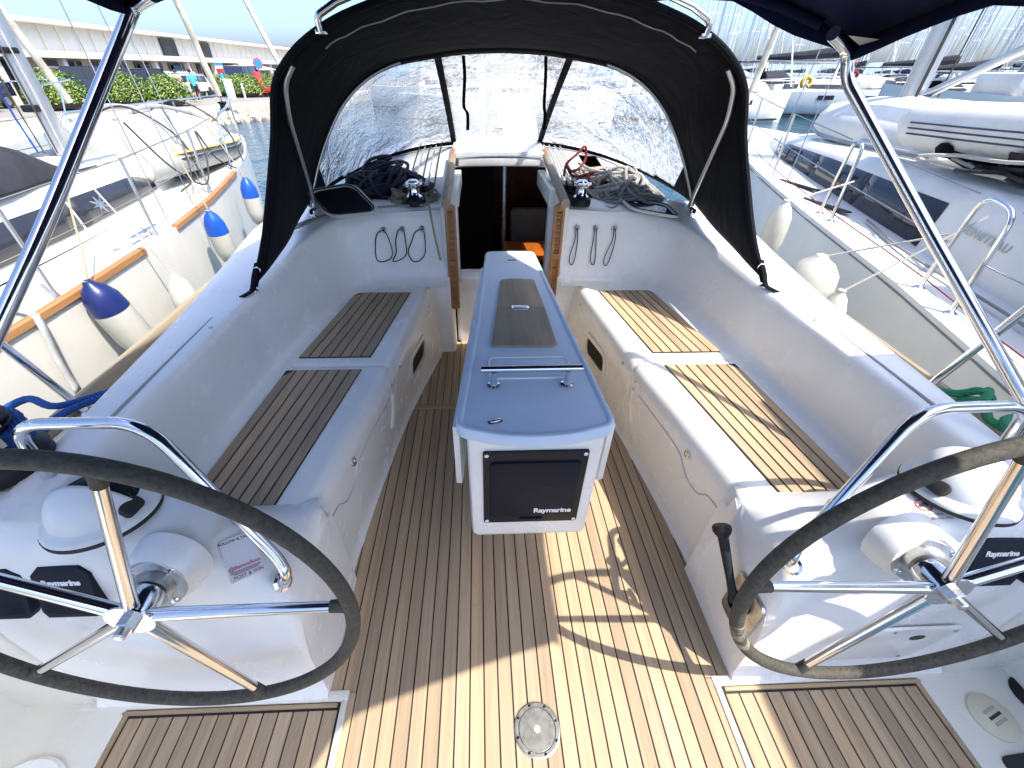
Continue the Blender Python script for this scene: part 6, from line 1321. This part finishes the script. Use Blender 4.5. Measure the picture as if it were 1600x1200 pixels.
for k_, (x, y) in enumerate(back):
    farboat(x, y, R(-90+rr_.uniform(-12, 12)), rr_.uniform(10.5, 14), rr_.choice(['hull_white', 'hull_grey']), rr_.choice(['canvas_dark', 'canvas_dark', 'canvas_navy', 'canvas_grey']), 'small white yacht in the far row under the masts, %s from the left' % ordw[sorted(back).index((x, y))], rr_.uniform(13, 18), k_ % 2 == 0, None)
# masts of the boats packed behind them: countable poles
def ordinal(n):
    tens = {2: 'twenty', 3: 'thirty', 4: 'forty', 5: 'fifty', 6: 'sixty', 7: 'seventy', 8: 'eighty'}; ten_ = {20: 'twentieth', 30: 'thirtieth', 40: 'fortieth', 50: 'fiftieth', 60: 'sixtieth', 70: 'seventieth', 80: 'eightieth'}
    return ordw[n-1] if n <= 20 else ten_.get(n) or tens[n//10]+'-'+ordw[n % 10-1]
mp = []
for k_ in range(84):
    yy = rr_.uniform(62, 112); mp.append((yy*rr_.uniform(.42, 1.25) if k_ % 6 else yy*rr_.uniform(-.05, .42), yy, rr_.uniform(13, 21), rr_.uniform(.07, .12)))
for k_, (x, y, h, r_) in enumerate(mp):
    t = thing('far_mast', '%s mast, %s from the left in the crowd beyond the moored yachts' % (('silver', 'white')[1-k_ % 2], ordinal(1+sorted(mp).index((x, y, h, r_)))), 'mast', (x, y, WT), 'mast forest')
    g = G(); g.tube([(x, y, WT), (x, y, h)], [r_, r_*.7], 6); g.build('spar', M['alu' if k_ % 2 else 'paint_white'], t)
    for q_ in (.45, .7): g = G(); g.tube([(x-.9, y, h*q_), (x+.9, y, h*q_)], .03, 4); g.build('spreader', M['alu'], t)
    g = G(); g.tube([(x+1.6, y, .5), (x+.9, y, h*.45), (x, y, h*.95), (x-.9, y, h*.45), (x-1.6, y, .5)], .018, 4); g.build('shroud', M['wire'], t)
    hh = rr_.uniform(.9, 1.6); g = G(); g.box((x, y, WT+hh/2+.1), (3.6, 3, hh), bev=.4, seg=2); g.build('hull_end', M['hull_white' if k_ % 3 else 'hull_grey'], t)
    if k_ % 2 == 0: g = G(); g.tube([(x, y-.2, 1.9), (x-2.6, y-.4, 1.8)], [.34, .16], 7); g.build('sail_cover', M['canvas_dark' if k_ % 4 else 'canvas_navy'], t)
# motor yacht at the right edge
t = thing('motor_yacht', 'white motor yacht with red cushions and overhanging hardtop at the right edge', 'motor yacht', (27, 24, WT)); Mx = Matrix.Translation((27.5, 24.5, WT)) @ Matrix.Rotation(R(165), 4, 'Z')
rows = [[Mx @ Vector((a, s_*w_*f, z)) for s_, f, z in ((-1, .8, -.2), (-1, .95, .6), (-1, 1, h), (1, 1, h), (1, .95, .6), (1, .8, -.2))] for a, w_, h in ((-6.5, 2.0, 1.3), (-2, 2.2, 1.4), (2, 2.1, 1.55), (4.6, 1.3, 1.75), (6.2, .35, 1.9), (6.6, .03, 1.95))]
g = G(); g.grid(rows); g.f.append(tuple(range(6))); g.f += [(i*6+2, i*6+3, i*6+9, i*6+8) for i in range(5)]; g.build('hull', M['hull_white'], t, ang=30)
g = G(); g.box((-1.5, 0, 1.9), (6.5, 3.3, 1.1), bev=.2); g.v = [Mx @ v for v in g.v]; g.build('superstructure', M['hull_white'], t)
for s_ in (1, -1): g = G(); g.box((-1.3, s_*1.66, 2.0), (5.4, .03, .5), bev=.01); g.v = [Mx @ v for v in g.v]; g.build('side_window', M['window_black'], t)
g = G(); g.box((-2.2, 0, 3.35), (5.6, 3.4, .14), bev=.06); g.v = [Mx @ v for v in g.v]; g.build('hardtop', M['hull_white'], t)
for x in (-4.2, .2):
    for s_ in (1, -1): g = G(); g.tube([Mx @ Vector((x, s_*1.4, 2.4)), Mx @ Vector((x-.2, s_*1.4, 3.3))], .05, 6); g.build('hardtop_post', M['alu'], t)
g = G(); g.box((-4.4, 0, 2.15), (1.9, 2.8, .55), bev=.12); g.v = [Mx @ v for v in g.v]; g.build('cushions', M['paint_red'], t)
g = G(); g.box((-1.2, 0, 2.6), (2.6, 3.0, .4), bev=.1); g.v = [Mx @ v for v in g.v]; g.build('flybridge', M['hull_white'], t)
# yellow ring buoy on a yacht
t = thing('yellow_buoy', 'yellow horseshoe buoy on a yacht deck across the water', 'lifebuoy', (22.3, 31.4, 1.0)); g = G(); g.tube([Vector((20.2+.26*math.cos(a), 31.2, 1.15+.26*math.sin(a))) for a in [R(-60+k_*15) for k_ in range(21)]], .13, 10); g.build('foam', M['yellow_foam'], t); g = G(); g.tube([Vector((20.2, 31.2, .75)), Vector((20.2, 31.2, 1.3))], .03, 6); g.build('holder', M['alu'], t)
# distant hills
rows = []
for k_ in range(61):
    a = R(-75+150*k_/60); h = 18+26*abs(noise.noise(Vector((k_*.21, 3.1, 0))))+10*noise.noise(Vector((k_*.6, 1, 0))); d = 1500
    rows.append([Vector((d*math.sin(a), d*math.cos(a), WT-2)), Vector((1.03*d*math.sin(a), 1.03*d*math.cos(a), h*.6)), Vector((1.08*d*math.sin(a), 1.08*d*math.cos(a), h)), Vector((1.3*d*math.sin(a), 1.3*d*math.cos(a), -5))])
g = G(); g.grid(rows); tag(g.build('hills', M['hill'], None), 'low hazy hills on the horizon', None, kind='structure')
